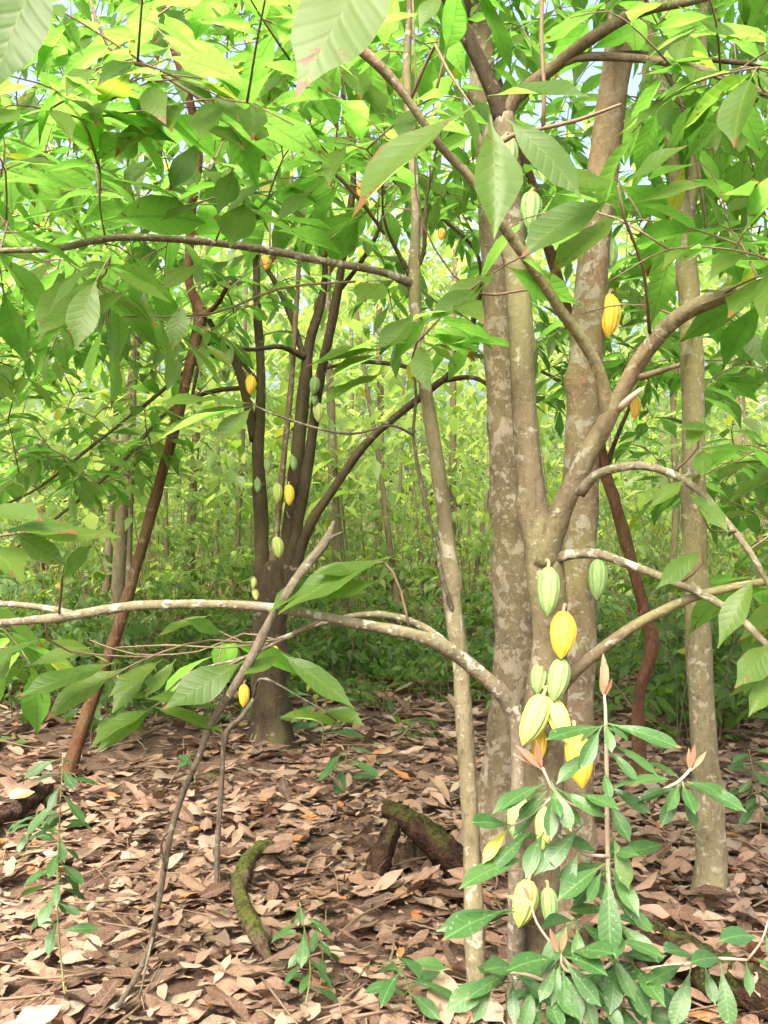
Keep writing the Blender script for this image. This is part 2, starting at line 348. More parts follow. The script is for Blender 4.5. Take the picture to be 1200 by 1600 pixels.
def leaf_mats(base, dirs, nhint, length):
    """stack of 4x4 matrices for leaves"""
    x = norm(np.asarray(dirs, float)); n = np.asarray(nhint, float)
    z = norm(n-(n*x).sum(-1, keepdims=True)*x); y = np.cross(z, x)
    Mx = np.zeros((len(x), 4, 4)); L = np.asarray(length, float)[:, None]
    Mx[:, :3, 0] = x*L; Mx[:, :3, 1] = y*L; Mx[:, :3, 2] = z*L; Mx[:, :3, 3] = base; Mx[:, 3, 3] = 1
    return Mx

def joined(name, fk, lod, Ms, origin, mat=None):
    fam = FAM[fk][lod]; idx = RNG.integers(0, len(fam), len(Ms)); r = RNG.random(len(Ms))
    Vs, Fs, Us, Rs = [], [], [], []; off = 0
    for k in range(len(fam)):
        sel = np.where(idx == k)[0]
        if not len(sel): continue
        V, F, uv = fam[k]
        W = np.einsum('nij,vj->nvi', Ms[sel][:, :3, :3], V)+Ms[sel][:, None, :3, 3]-np.asarray(origin)[None, None]
        nv = len(V); Vs.append(W.reshape(-1, 3))
        Fs.append((F[None]+(np.arange(len(sel))*nv)[:, None, None]+off).reshape(-1, F.shape[1])); off += nv*len(sel)
        Us.append(np.tile(uv, (len(sel), 1))); Rs.append(np.repeat(r[sel], nv))
    me = mesh_np(name, np.vstack(Vs), np.vstack(Fs), mat or FAM[fk]['mat'], np.vstack(Us), np.concatenate(Rs))
    return bpy.data.objects.new(name, me)

def seen_size(Ms):
    c = Ms[:, :3, 3]+0.5*Ms[:, :3, 0]; L = np.linalg.norm(Ms[:, :3, 0], axis=1)
    d = np.maximum(0.3, c[:, 1]); px = 600+c[:, 0]/d*FPX; py = 800-(c[:, 2]-EYE)/d*FPX
    view = norm(c-np.array([0, 0, EYE])); zn = norm(Ms[:, :3, 2]); face = 0.25+0.75*np.abs((view*zn).sum(1))
    s = L/d*np.sqrt(face)
    s[(px < -15) | (px > 1215) | (py < -15) | (py > 1615) | (c[:, 1] < 0.4)] = 0
    return s, d

def dress(root, Ms, fk='cacao', keep=300, stuff_name='foliage', lod_far=6.0, force=None, part='leaf', near_lod='mid'):
    """the leaves that show largest become parts, the rest one joined part"""
    Ms = np.asarray(Ms)
    if not len(Ms): return
    s, d = seen_size(Ms)
    if force is not None: s = s+np.asarray(force)*10
    order = np.argsort(-s); big = [i for i in order[:keep] if s[i] > 0]
    rest = np.setdiff1d(np.arange(len(Ms)), big)
    org = np.array(root.location); T = Matrix.Translation(-Vector(org))
    for i in big:
        lod = 'hi' if s[i]*FPX > 95 else ('mid' if d[i] < 9 else 'lo')
        k = int(RNG.integers(0, len(FAM[fk][lod])))
        o = bpy.data.objects.new(part, fam_mesh(fk, lod, k)); link(o, root)
        o.matrix_basis = T @ Matrix(Ms[i].tolist())
    if len(rest):
        near = rest[d[rest] < lod_far]; far = rest[d[rest] >= lod_far]
        grp = []
        if len(near): grp.append(joined(stuff_name, fk, near_lod, Ms[near], org))
        if len(far): grp.append(joined(stuff_name, fk, 'lo', Ms[far], org))
        if len(grp) == 2:   # keep one part: merge the two meshes
            merge_into(grp[0], grp[1])
        link(grp[0], root); grp[0]['kind'] = 'stuff'

def read_np(me):
    n = len(me.vertices); V = np.empty(n*3, np.float32); me.vertices.foreach_get('co', V)
    L = len(me.loops); F = np.empty(L, np.int32); me.loops.foreach_get('vertex_index', F)
    k = L//max(1, len(me.polygons)); uv = np.empty(L*2, np.float32); me.uv_layers[0].data.foreach_get('uv', uv)
    U = np.zeros((n, 2), np.float32); U[F] = uv.reshape(-1, 2)
    r = np.empty(n, np.float32); me.attributes['rnd'].data.foreach_get('value', r)
    return V.reshape(-1, 3), F.reshape(-1, k), U, r
def merge_into(a, b):
    Va, Fa, Ua, Ra = read_np(a.data); Vb, Fb, Ub, Rb = read_np(b.data); mat = a.data.materials[0]
    a.data = mesh_np(a.name, np.vstack([Va, Vb]), np.vstack([Fa, Fb+len(Va)]), mat, np.vstack([Ua, Ub]), np.concatenate([Ra, Rb]))

# ------------------------------------------------------------------ tubes (trunks, branches, twigs)
def spline(pts, rad, step):
    pts = np.asarray(pts, float); rad = np.asarray(rad, float); n = len(pts)
    A = np.vstack([2*pts[0]-pts[1], pts, 2*pts[-1]-pts[-2]])
    out, ro = [], []
    for i in range(n-1):
        p0, p1, p2, p3 = A[i:i+4]; L = np.linalg.norm(p2-p1); m = max(1, int(math.ceil(L/step)))
        for t in np.arange(m)/m:
            out.append(0.5*((2*p1)+(-p0+p2)*t+(2*p0-5*p1+4*p2-p3)*t*t+(-p0+3*p1-3*p2+p3)*t**3))
            s = t*t*(3-2*t); ro.append(rad[i]*(1-s)+rad[i+1]*s)
    out.append(pts[-1]); ro.append(rad[-1])
    return np.array(out), np.array(ro)

def tube(pts, rad, sides=12, step=0.05, bumpy=0.06, seed=0.0, flare=None, knots=0, rough=0.0):
    c, r = spline(pts, rad, step); n = len(c)
    t = norm(np.gradient(c, axis=0)); ref = np.array([0.31, -0.9, 0.2]); u = np.cross(t[0], ref); u /= np.linalg.norm(u)
    th = np.arange(sides)/sides*2*np.pi; V = []
    s = np.concatenate([[0], np.cumsum(np.linalg.norm(np.diff(c, axis=0), axis=1))])
    kn = [(random.uniform(0.1, 0.95)*s[-1], random.uniform(0, 6.28)) for _ in range(knots)]
    for i in range(n):
        u = u-np.dot(u, t[i])*t[i]; u /= np.linalg.norm(u); v = np.cross(t[i], u)
        rr = r[i]*(1+bumpy*nz(np.cos(th)*1.6+s[i]*3.1, np.sin(th)*1.6+s[i]*7.3, seed)+bumpy*0.6*math.sin(s[i]*11+seed))
        if rough: rr = rr*(1+rough*(np.sin(th*7+seed+3*math.sin(s[i]*9))*0.5+np.sin(th*11+s[i]*37+seed)*0.35+np.sin(th*3+s[i]*61)*0.3)*np.random.RandomState(int(i*7+seed*100) % 99991).uniform(0.4, 1.3, sides))
        for ks, ka in kn:
            rr = rr+r[i]*0.30*np.exp(-((s[i]-ks)/(r[i]*0.7+0.004))**2)*np.exp(-(np.angle(np.exp(1j*(th-ka)))/0.55)**2)
        if flare is not None:
            lo, amt, lobes, fp = flare
            k = max(0, 1-s[i]/lo)**1.8
            rr = rr*(1+amt*k*(0.45+0.55*np.cos(th*lobes+fp)+0.25*np.cos(th*2+fp*2)))
        V.append(c[i]+np.cos(th)[:, None]*u*rr[:, None]+np.sin(th)[:, None]*v*rr[:, None])
    V = np.vstack(V)
    i0 = np.arange(n-1)[:, None]*sides; j = np.arange(sides)[None]; j1 = (j+1) % sides
    F = np.stack([i0+j, i0+j1, i0+sides+j1, i0+sides+j], -1).reshape(-1, 4)
    a = len(V); V = np.vstack([V, c[0]-t[0]*r[0]*0.05, c[-1]+t[-1]*r[-1]*0.4])
    jj = np.arange(sides); k1 = (jj+1) % sides
    cap0 = np.stack([k1[::2], jj[::2], np.full(len(jj[::2]), a), (jj[::2]+2) % sides], -1)
    e = (n-1)*sides
    cap1 = np.stack([e+jj[::2], e+k1[::2], e+(jj[::2]+2) % sides, np.full(len(jj[::2]), a+1)], -1)
    return V, np.vstack([F, cap0, cap1])

def px_path(rows):
    """rows of (px, py, depth, width_px) -> points and radii in metres"""
    pts = np.array([P(a, b, d) for a, b, d, w in rows]); rad = np.array([w*0.5*d/FPX for a, b, d, w in rows])
    return pts, rad

def limb(root, name, rows, mat, sides=14, step=0.05, bumpy=0.06, world=False, **kw):
    pts, rad = (rows if world else px_path(rows))
    V, F = tube(pts, rad, sides, step, bumpy, seed=random.uniform(0, 9), **kw)
    o = bpy.data.objects.new(name, mesh_np(name, V-np.array(root.location), F, mat)); link(o, root)
    return spline(pts, rad, 0.12)[0]

def thin_tubes(name, paths, mat, origin, sides=5):
    Vs, Fs, off = [], [], 0
    for pts, rad in paths:
        V, F = tube(pts, rad, sides if sides % 2 == 0 else sides+1, 0.09, 0.04, seed=off*0.01)
        Vs.append(V); Fs.append(F+off); off += len(V)
    return bpy.data.objects.new(name, mesh_np(name, np.vstack(Vs)-np.asarray(origin), np.vstack(Fs), mat))

# ------------------------------------------------------------------ crowns: twigs reach for points in the crown, leaves sit along them
def sample_regions(regs):
    out = []
    for (x0, x1, y0, y1, d0, d1, n) in regs:
        for _ in range(n):
            d = random.uniform(d0, d1); out.append(P(random.uniform(x0, x1), random.uniform(y0, y1), d))
    return out

def over(x0, x1, y0, y1, z0, z1, n):  # overhead crown tips, mostly out of view, added to shade floor and trunks
    return [np.array([random.uniform(x0, x1), random.uniform(y0, y1), random.uniform(z0, z1)]) for _ in range(n)]

def leaves_along(path, L=(0.17, 0.31), spacing=0.062, reach=0.65, droop=(0.1, 0.7), spread=0.85):
    """alternate leaves along the outer part of a twig; returns base, dir, normal hint, length lists"""
    seg = np.linalg.norm(np.diff(path, axis=0), axis=1); s = np.concatenate([[0], np.cumsum(seg)]); tot = s[-1]
    B, D, N, LL = [], [], [], []
    q = max(0.05, tot-reach); side = random.choice((-1, 1)); big = random.uniform(*L)
    while q <= tot:
        p = np.array([np.interp(q, s, path[:, k]) for k in range(3)])
        p2 = np.array([np.interp(min(tot, q+0.05), s, path[:, k]) for k in range(3)]); p1 = np.array([np.interp(max(0, q-0.05), s, path[:, k]) for k in range(3)])
        t = norm(p2-p1); sd_ = np.cross(t, [0, 0, 1.0]); sd_ = norm(sd_) if np.linalg.norm(sd_) > 0.05 else np.array([1.0, 0, 0])
        end = q > tot-spacing*1.2
        k = random.uniform(0.2, 0.9) if not end else 1.4
        dv = t*k+sd_*side*spread*(0.25 if end else 1)*random.uniform(0.6, 1.2)
        dv = dv/np.linalg.norm(dv); dv = dv+np.array([0, 0, -random.uniform(*droop)])
        B.append(p); D.append(dv); N.append(np.array([random.gauss(0, 0.28), random.gauss(0, 0.28), 1.0]))
        LL.append(big*random.uniform(0.72, 1.12)); side = -side
        q += spacing*random.uniform(0.7, 1.4)
    return B, D, N, LL

CLEAR = [(862, 1050, 120, 3.3), (905, 1180, 60, 3.2), (952, 495, 45, 4.1), (992, 640, 40, 6.0), (563, 298, 30, 7.0), (492, 625, 40, 7.0), (443, 770, 45, 7.0), (830, 330, 35, 3.4), (945, 230, 32, 4.1), (932, 380, 34, 4.1), (918, 560, 40, 4.1), (908, 700, 45, 4.1), (1078, 480, 34, 4.3), (1084, 640, 30, 4.3), (1010, 545, 36, 3.2), (1105, 470, 36, 3.1),
         (800, 480, 50, 4.9), (800, 600, 55, 4.9), (810, 720, 60, 4.9), (785, 300, 70, 2.8), (860, 250, 60, 2.8), (880, 60, 40, 3.4), (650, 330, 20, 3.5), (300, 600, 30, 6.4), (305, 480, 26, 6.4), (412, 410, 24, 7), (692, 366, 20, 7), (934, 905, 50, 3.9), (395, 600, 26, 7.0), (310, 240, 20, 6.4), (300, 330, 20, 6.4), (298, 165, 20, 6.4), (280, 95, 18, 6.4), (590, 720, 120, 9), (470, 700, 90, 7), (640, 820, 110, 9), (330, 780, 70, 9)]
def clear_view(Ms):
    if not len(Ms): return Ms
    ok = np.ones(len(Ms), bool)
    for f in (0.25, 0.6, 0.95):
        c = Ms[:, :3, 3]+f*Ms[:, :3, 0]; d = np.maximum(0.2, c[:, 1]); px = 600+c[:, 0]/d*FPX; py = 800-(c[:, 2]-EYE)/d*FPX
        for (x, y, r, dm) in CLEAR: ok &= ~((np.hypot(px-x, py-y) < r) & (d < dm))
    return Ms[ok]

def crown(skel, tips, L=(0.17, 0.31), spacing=0.062, reach=0.65, r0=0.006, skip=None, droop=(0.1, 0.7)):
    nodes = np.array(skel); paths = []; B, D, N, LL = [], [], [], []
    tips = sorted(tips, key=lambda p: np.min(np.linalg.norm(nodes-p, axis=1)))
    for tip in tips:
        dv = nodes-tip; dist = np.linalg.norm(dv, axis=1)+0.35*np.maximum(0, nodes[:, 2]-tip[2])
        k = int(np.argmin(dist)); a = nodes[k]; Ln = np.linalg.norm(tip-a)
        if Ln < 0.25: tip = tip+norm(np.array([random.gauss(0, 1), random.gauss(0, 1), 0.1]))*0.35; Ln = np.linalg.norm(tip-a)
        n = max(4, int(Ln/0.16)); tt = np.linspace(0, 1, n)[:, None]
        side = np.cross(tip-a, [0, 0, 1.0]); side = side/(np.linalg.norm(side)+1e-6)
        arch = random.uniform(0.05, 0.16)*Ln; wob = random.uniform(-0.12, 0.12)*Ln
        path = a+(tip-a)*tt+np.array([0, 0, 1.0])*arch*np.sin(np.pi*tt)+side*wob*np.sin(np.pi*tt)+np.array([[random.gauss(0, 0.010) for _ in range(3)] for _ in range(n)])*np.sin(np.pi*tt)
        path[-1] = path[-1]+np.array([0, 0, -0.04*Ln])
        ra = r0*min(1.6, 0.35+0.5*Ln); paths.append((path, np.linspace(ra, 0.0017, n)))
        nodes = np.vstack([nodes, path[1:-1]])
        b, d_, n_, l_ = leaves_along(path, L, spacing, reach, droop)
        B += b; D += d_; N += n_; LL += l_
    if not B: return paths, np.zeros((0, 4, 4))
    return paths, clear_view(leaf_mats(np.array(B), np.array(D), np.array(N), np.array(LL)))

def hero(rows):
    """leaves copied one by one: (base px, py, depth, tip px, py, depth, facing) facing 0 = flat, 1 = turned to the viewer"""
    B, D, N, LL = [], [], [], []
    for (x0, y0, d0, x1, y1, d1, f) in rows:
        a, b = P(x0, y0, d0), P(x1, y1, d1)
        B.append(a); D.append(b-a); LL.append(np.linalg.norm(b-a))
        N.append(np.array([random.gauss(0, 0.12), -f, 1.0-0.8*f+0.05]))
    return leaf_mats(np.array(B), np.array(D), np.array(N), np.array(LL))

# ------------------------------------------------------------------ ground
def make_ground():
    def axis(lo, hi, n, c, k):
        a, b = math.asinh((lo-c)*k), math.asinh((hi-c)*k); return c+np.sinh(np.linspace(a, b, n))/k
    xs = axis(-220, 220, 150, 0, 0.9); ys = axis(-120, 320, 170, 5, 0.6)
    X, Y = np.meshgrid(xs, ys); Z = gz(X, Y)
    V = np.stack([X, Y, Z], -1).reshape(-1, 3); nx = len(xs)
    i = np.arange(len(ys)-1)[:, None]*nx; j = np.arange(nx-1)[None]
    F = np.stack([i+j, i+j+1, i+nx+j+1, i+nx+j], -1).reshape(-1, 4)
    o = bpy.data.objects.new('ground', mesh_np('ground', V, F, M['soil'])); C.objects.link(o)
    o['kind'] = 'structure'; o['label'] = 'forest floor of dark soil under fallen brown leaves'; o['category'] = 'ground'
    return o
ground = make_ground()

LOGS = {'corner': [(925, 1400, 4.15, 34), (1000, 1456, 3.80, 52), (1080, 1502, 3.58, 62), (1160, 1540, 3.42, 66), (1270, 1588, 3.28, 62)],
        'behind': [(1000, 1402, 4.72, 26), (1080, 1384, 4.78, 38), (1160, 1390, 4.72, 40), (1260, 1404, 4.62, 38)],
        'root': [(415, 1330, 4.90, 24), (376, 1372, 4.58, 27), (374, 1400, 4.36, 27), (386, 1436, 4.12, 30), (404, 1474, 3.90, 29), (420, 1506, 3.76, 18)], 'stump': [(745, 1400, 4.5, 40), (680, 1400, 4.5, 40), (590, 1395, 4.5, 40)],
        'edge': [(-90, 1322, 4.95, 40), (-20, 1284, 5.25, 38), (40, 1250, 5.55, 32), (88, 1222, 5.85, 22)]}
def litter():
    B, D, N, L = [], [], [], []
    def lay(n, y0, y1, l0, l1, spread):
        for _ in range(n):
            y = y0+(y1-y0)*random.random()**0.8; x = random.uniform(-1, 1)*(0.40*y+spread)
            a = random.uniform(0, 6.28); dz = random.gauss(0, 0.10)
            if random.random() < 0.06: dz = random.uniform(0.3, 0.9)
            ln = (l0+(l1-l0)*random.random()**1.3)*(1.0 if random.random() < 0.8 else 0.5)
            z = float(gz(x, y))+0.008+random.random()**1.4*0.055+max(0, -dz)*ln*0.5
            B.append((x, y, z)); D.append((math.cos(a), math.sin(a), dz))
            nn = (random.gauss(0, 0.20), random.gauss(0, 0.20), 1.0 if random.random() < 0.5 else -1.0)
            N.append(nn); L.append(ln)
    lay(3900, 2.4, 6.0, 0.08, 0.22, 0.9); lay(4600, 2.4, 6.5, 0.03, 0.10, 0.9); lay(5600, 5.6, 10.5, 0.10, 0.22, 1.4); lay(3000, 9.5, 17, 0.12, 0.24, 2.5)
    for key, rows in LOGS.items():                          # leaves caught on and piled against the logs
        c, rr = spline(*px_path(rows), 0.05)
        for _ in range(int(len(c)*(1.2 if key == 'root' else 4.5))):
            k = random.randrange(len(c)); a = random.uniform(0, 6.28); side = random.uniform(-1, 1); hump = math.sqrt(max(0, 1-side*side))
            p = c[k]+np.array([random.gauss(0, .03), side*rr[k]*1.5, 0]); z = max(float(gz(p[0], p[1]))+0.03, c[k][2]+rr[k]*hump*1.02 if abs(side) < 0.7 and random.random() < 0.35 else float(gz(p[0], p[1]))+0.03+random.random()*rr[k]*0.8)
            B.append((p[0], p[1]-0.04, z)); D.append((math.cos(a), math.sin(a)*0.7, random.gauss(0, 0.25))); N.append((random.gauss(0, .3), -abs(random.gauss(0, .5)), 1.0)); L.append(random.uniform(0.10, 0.2))
    for (bx, bd, br) in ((828, 3.3, .09), (768, 4.9, .16), (888, 4.0, .09), (1105, 4.3, .09), (748, 3.4, .045), (102, 6.4, .06), (1001, 6.1, .08), (424, 7.2, .17)):
        for _ in range(46):                             # and piled round the trunks
            a = random.uniform(0, 6.28); q = br+abs(random.gauss(0, 0.10)); x = (bx-600)/FPX*bd+math.cos(a)*q; y = bd+math.sin(a)*q; t = random.uniform(0, 6.28)
            B.append((x, y, float(gz(x, y))+0.02+max(0, 0.10-(q-br)*0.6)*random.random())); D.append((math.cos(t), math.sin(t), random.gauss(0, 0.3))); N.append((math.cos(a)*0.5, math.sin(a)*0.5, 1.0)); L.append(random.uniform(0.07, 0.17))
    Ms = leaf_mats(np.array(B), np.array(D), np.array(N), np.array(L))
    dress(ground, Ms, 'litter', 300, 'leaf_litter', lod_far=7.5, near_lod='hi')
litter()

def ground_twigs():
    paths = []
    for _ in range(420):
        y = 2.8+random.random()**1.2*8; x = random.uniform(-1, 1)*(0.38*y+0.6); a = random.uniform(0, 6.28); L = random.uniform(0.12, 0.7); k = random.uniform(-.15, .15)
        q = []
        for t in (0, 0.35, 0.7, 1.0):
            xx = x+math.cos(a+k*t*4)*L*t; yy = y+math.sin(a+k*t*4)*L*t; q.append((xx, yy, float(gz(xx, yy))+0.035+random.uniform(0, 0.035)+random.random()**4*0.12*t))
        r = random.uniform(0.002, 0.006); paths.append((np.array(q), np.array([r, r*.9, r*.7, r*.4])))
    o = thin_tubes('fallen_twigs', paths, M['twig'], (0, 0, 0), 6); link(o, ground); o['kind'] = 'stuff'
ground_twigs()

# ------------------------------------------------------------------ cacao pods
def pod_mesh(plump=1.0, seed=0):
    rs = np.random.RandomState(seed); nr, ns = 20, 40; V, U = [], []
    for i in range(nr+1):
        t = i/nr                                   # 0 at the stalk, 1 at the pointed tip
        prof = (math.sin(math.pi*min(1, t*0.96+0.04)**0.80)**0.56)*0.24*plump
        if t > 0.82: prof *= 1-0.42*((t-0.82)/0.18)**1.2
        if t < 0.10: prof = max(prof*0.9, 0.05)
        prof = max(prof, 0.006 if i == nr else prof)
        for j in range(ns):
            a = j/ns*2*math.pi; c = abs(math.cos(a*5+rs.uniform(-.02, .02)))      # ten rounded ridges
            e = 0.83+0.17*c**0.75 - 0.03*(math.cos(a*5) < 0)*math.sin(math.pi*t)
            k = 1+rs.uniform(-.022, .022)*math.sin(math.pi*t)
            V.append((prof*e*math.cos(a)*k+0.02*math.sin(t*3), prof*e*math.sin(a)*k, -t)); U.append((t, c))
    F = [(i*ns+j, (i+1)*ns+j, (i+1)*ns+(j+1) % ns, i*ns+(j+1) % ns) for i in range(nr) for j in range(ns)]
    V.append((0, 0, 0.0)); U.append((0, 0))
    F += [(len(V)-1, j, (j+1) % ns, (j+2) % ns) for j in range(0, ns, 2)]
    return mesh_np('cacao_pod', np.array(V), np.array(F), M['pod'], np.array(U))
PODS = [pod_mesh(1.0, 1), pod_mesh(1.16, 2), pod_mesh(1.06, 3)]
GREEN, YELLOW, PALE, LIME, ORANGE, DEEP = (0.165, 0.275, 0.09, 1), (0.64, 0.42, 0.035, 1), (0.46, 0.44, 0.125, 1), (0.31, 0.38, 0.10, 1), (0.50, 0.29, 0.03, 1), (0.13, 0.23, 0.075, 1)
st_V, st_F = tube(np.array([[0, 0, -0.03], [0.0, 0.0, 0.06], [0.02, 0.05, 0.16], [0.03, 0.16, 0.20]]), np.array([0.05, 0.036, 0.034, 0.06]), 8, 0.03)
STALK = mesh_np('stalk', st_V, st_F, M['stalk'])
def pod(root, x, y0, y1, d, col, label, lean=0.0, k=None, toward=0.05):
    """pod seen from its stalk at pixel (x, y0) to its tip at y1, leaning lean pixels sideways"""
    a, b = P(x, y0, d), P(x+lean, y1, d-toward); ax = -(b-a); Ln = np.linalg.norm(ax); z = ax/Ln
    f = np.array([random.uniform(-.3, .3), 1.0, 0]); f = f-np.dot(f, z)*z; f /= np.linalg.norm(f); xx = np.cross(f, z)
    me = PODS[random.randrange(3) if k is None else k]
    o = bpy.data.objects.new('cacao_pod', me); link(o, root); o.color = col; o['label'] = label
    m = Matrix(((xx[0], f[0], z[0], a[0]), (xx[1], f[1], z[1], a[1]), (xx[2], f[2], z[2], a[2]), (0, 0, 0, 1)))
    o.matrix_basis = Matrix.Translation(-root.location) @ m @ Matrix.Scale(Ln, 4)
    s = bpy.data.objects.new('stalk', STALK); link(s, o)

# ------------------------------------------------------------------ the bearing cacao tree by the shrub
def base_at(px, d): 
    x = (px-600)/FPX*d; return Vector((x, d, float(gz(x, d))))

def tree_bearing():
    r = thing('cacao_tree', 'cacao tree with green and yellow pods down its forked trunk behind the leafy shrub', 'tree', base_at(828, 3.3))
    b = M['bark_cacao']; S = []
    S.append(limb(r, 'trunk', [(826, 1690, 3.3, 96), (828, 1600, 3.3, 80), (833, 1450, 3.3, 70), (845, 1250, 3.32, 70), (851, 1120, 3.34, 66), (859, 1000, 3.35, 54), (853, 900, 3.35, 62), (846, 840, 3.35, 60), (832, 785, 3.36, 44), (820, 650, 3.38, 40), (813, 500, 3.4, 38),
                          (803, 380, 3.42, 36), (795, 250, 3.44, 33), (788, 180, 3.45, 32)], b, 22, 0.03, 0.05, knots=14))
    S.append(limb(r, 'branch', [(788, 190, 3.45, 30), (770, 140, 3.44, 26), (736, 70, 3.42, 23), (700, 0, 3.4, 20), (664, -100, 3.35, 16), (640, -220, 3.3, 12)], M['bark_dark']))
    S.append(limb(r, 'branch', [(786, 190, 3.45, 26), (806, 152, 3.43, 22), (865, 105, 3.35, 20), (920, 62, 3.25, 20), (1000, 18, 3.15, 18), (1090, -2, 3.05, 15), (1250, -50, 2.95, 10)], b, knots=3))
    S.append(limb(r, 'branch', [(858, 110, 3.36, 13), (900, 90, 3.3, 14), (980, 90, 3.22, 14), (1060, 100, 3.12, 14), (1130, 120, 3.05, 13), (1200, 148, 3.0, 12), (1320, 200, 2.95, 8)], b))
    S.append(limb(r, 'branch', [(900, 90, 3.3, 10), (1000, 84, 3.4, 10), (1100, 92, 3.45, 9), (1200, 103, 3.5, 8), (1300, 112, 3.6, 6)], M['bark_dark']))
    S.append(limb(r, 'branch', [(850, 880, 3.33, 46), (862, 840, 3.3, 36), (880, 790, 3.27, 31), (908, 728, 3.23, 29), (942, 668, 3.2, 29), (978, 600, 3.16, 27), (1012, 545, 3.12, 24), (1060, 495, 3.08, 25), (1118, 466, 3.04, 25), (1165, 455, 3.0, 23), (1215, 456, 2.97, 20), (1330, 480, 2.9, 14)], b, 18, 0.03, 0.10, knots=16))
    S.append(limb(r, 'branch', [(950, 655, 3.19, 22), (940, 590, 3.16, 18), (915, 540, 3.13, 19), (880, 490, 3.08, 18), (840, 430, 3.02, 16), (795, 365, 2.95, 15), (740, 285, 2.88, 14), (690, 230, 2.84, 13), (640, 160, 2.8, 13), (600, 110, 2.77, 15), (545, 60, 2.74, 17), (480, -10, 2.7, 15), (400, -100, 2.65, 11)], b, 14, 0.03, 0.10, knots=10))
    limb(r, 'branch', [(1000, 590, 3.13, 12), (1030, 580, 3.08, 9), (1062, 570, 3.04, 7)], b, 10)
    limb(r, 'branch', [(966, 640, 3.17, 12), (985, 622, 3.13, 10), (1002, 608, 3.1, 7)], M['shoot'], 10)
    S.append(limb(r, 'branch', [(905, 770, 3.23, 20), (925, 748, 3.2, 15), (952, 734, 3.15, 15), (1000, 727, 3.1, 14), (1050, 740, 3.05, 13), (1090, 765, 3.0, 12), (1130, 810, 2.98, 11), (1170, 860, 2.95, 10), (1215, 940, 2.92, 8), (1240, 1010, 2.9, 5)], M['bark_limb'], knots=4))
    S.append(limb(r, 'branch', [(868, 872, 3.32, 20), (895, 866, 3.28, 16), (935, 866, 3.22, 15), (990, 885, 3.15, 14), (1060, 912, 3.08, 14), (1110, 935, 3.04, 12), (1160, 970, 3.0, 12), (1210, 1020, 2.96, 10), (1300, 1100, 2.9, 6)], M['bark_limb'], knots=3))
    S.append(limb(r, 'branch', [(872, 1078, 3.33, 24), (892, 1056, 3.28, 19), (920, 1030, 3.24, 18), (980, 985, 3.18, 17), (1040, 952, 3.12, 16), (1100, 928, 3.08, 14), (1200, 908, 3.02, 12), (1310, 898, 2.96, 8)], M['bark_cacao'], knots=3))
    # the low limb that rises beside the trunk and sweeps out to the other side
    S.append(limb(r, 'branch', [(812, 1640, 3.24, 34), (806, 1500, 3.22, 28), (806, 1400, 3.2, 25), (808, 1250, 3.18, 22), (809, 1160, 3.17, 23), (800, 1108, 3.15, 26), (776, 1076, 3.12, 23), (735, 1040, 3.1, 22), (690, 1008, 3.06, 23), (640, 990, 3.03, 20), (560, 975, 3.0, 16), (480, 958, 2.96, 15), (380, 946, 2.93, 15), (280, 944, 2.9, 14),
                           (180, 950, 2.87, 14), (100, 964, 2.85, 14), (0, 973, 2.83, 12), (-140, 978, 2.8, 8)], M['bark_limb'], 16, 0.03, 0.09, knots=22))
    S.append(limb(r, 'branch', [(118, 960, 2.855, 10), (70, 950, 2.87, 10), (0, 943, 2.89, 9), (-130, 936, 2.95, 6)], M['bark_limb'], 10, 0.03, 0.09))
    S.append(limb(r, 'branch', [(705, 1015, 3.07, 16), (675, 988, 3.09, 13), (640, 970, 3.12, 12), (600, 961, 3.15, 11), (555, 962, 3.2, 9), (500, 975, 3.28, 7), (430, 1000, 3.38, 5)], M['bark_limb'], 10, 0.03, 0.09, knots=5))
    S.append(limb(r, 'branch', [(500, 968, 2.98, 7), (470, 985, 3.0, 7), (430, 1005, 3.03, 6), (380, 1028, 3.06, 5), (300, 1050, 3.1, 4), (250, 1090, 3.15, 3)], M['bark_limb'], 8))
    for x, y0, y1, d, col, lab, ln in [
        (857, 888, 962, 3.23, GREEN, 'ridged green pod, topmost on the pod-laden trunk', -2), (880, 957, 1030, 3.22, YELLOW, 'bright yellow pod hanging below the topmost green one', -4),
        (878, 1030, 1097, 3.20, GREEN, 'plump green pod under the bright yellow pod', -14), (848, 1088, 1165, 3.17, LIME, 'pale lime pod with a yellowing flank, one of a joined pair', -32),
        (856, 1090, 1162, 3.19, PALE, 'pale yellow pod, the other of the joined pair', 30), (843, 1140, 1192, 3.24, YELLOW, 'yellow pod half hidden behind the lime pod', -4),
        (898, 1145, 1232, 3.17, YELLOW, 'large deeply ridged yellow pod with brown blemishes behind shrub leaves', 12), (845, 1036, 1086, 3.33, GREEN, 'green pod peeping out behind the trunk', -6),
        (812, 1245, 1312, 3.16, GREEN, 'green pod among the upper shrub leaves', -8), (850, 1262, 1328, 3.18, LIME, 'lime pod hanging behind shrub leaves', -2),
        (826, 1376, 1450, 3.16, LIME, 'lime green pod low on the trunk', -16), (856, 1388, 1448, 3.17, GREEN, 'green pod low on the trunk beside a lime one', 4),
        (830, 302, 360, 3.3, DEEP, 'dark green pod high on the stem behind a big leaf', -4), (790, 215, 272, 3.36, GREEN, 'green pod high up behind the crossing twig', 2)]:
        pod(r, x, y0, y1, d, col, lab, ln)
    sk = np.vstack(S); sk = sk[sk[:, 2] > 0.9]
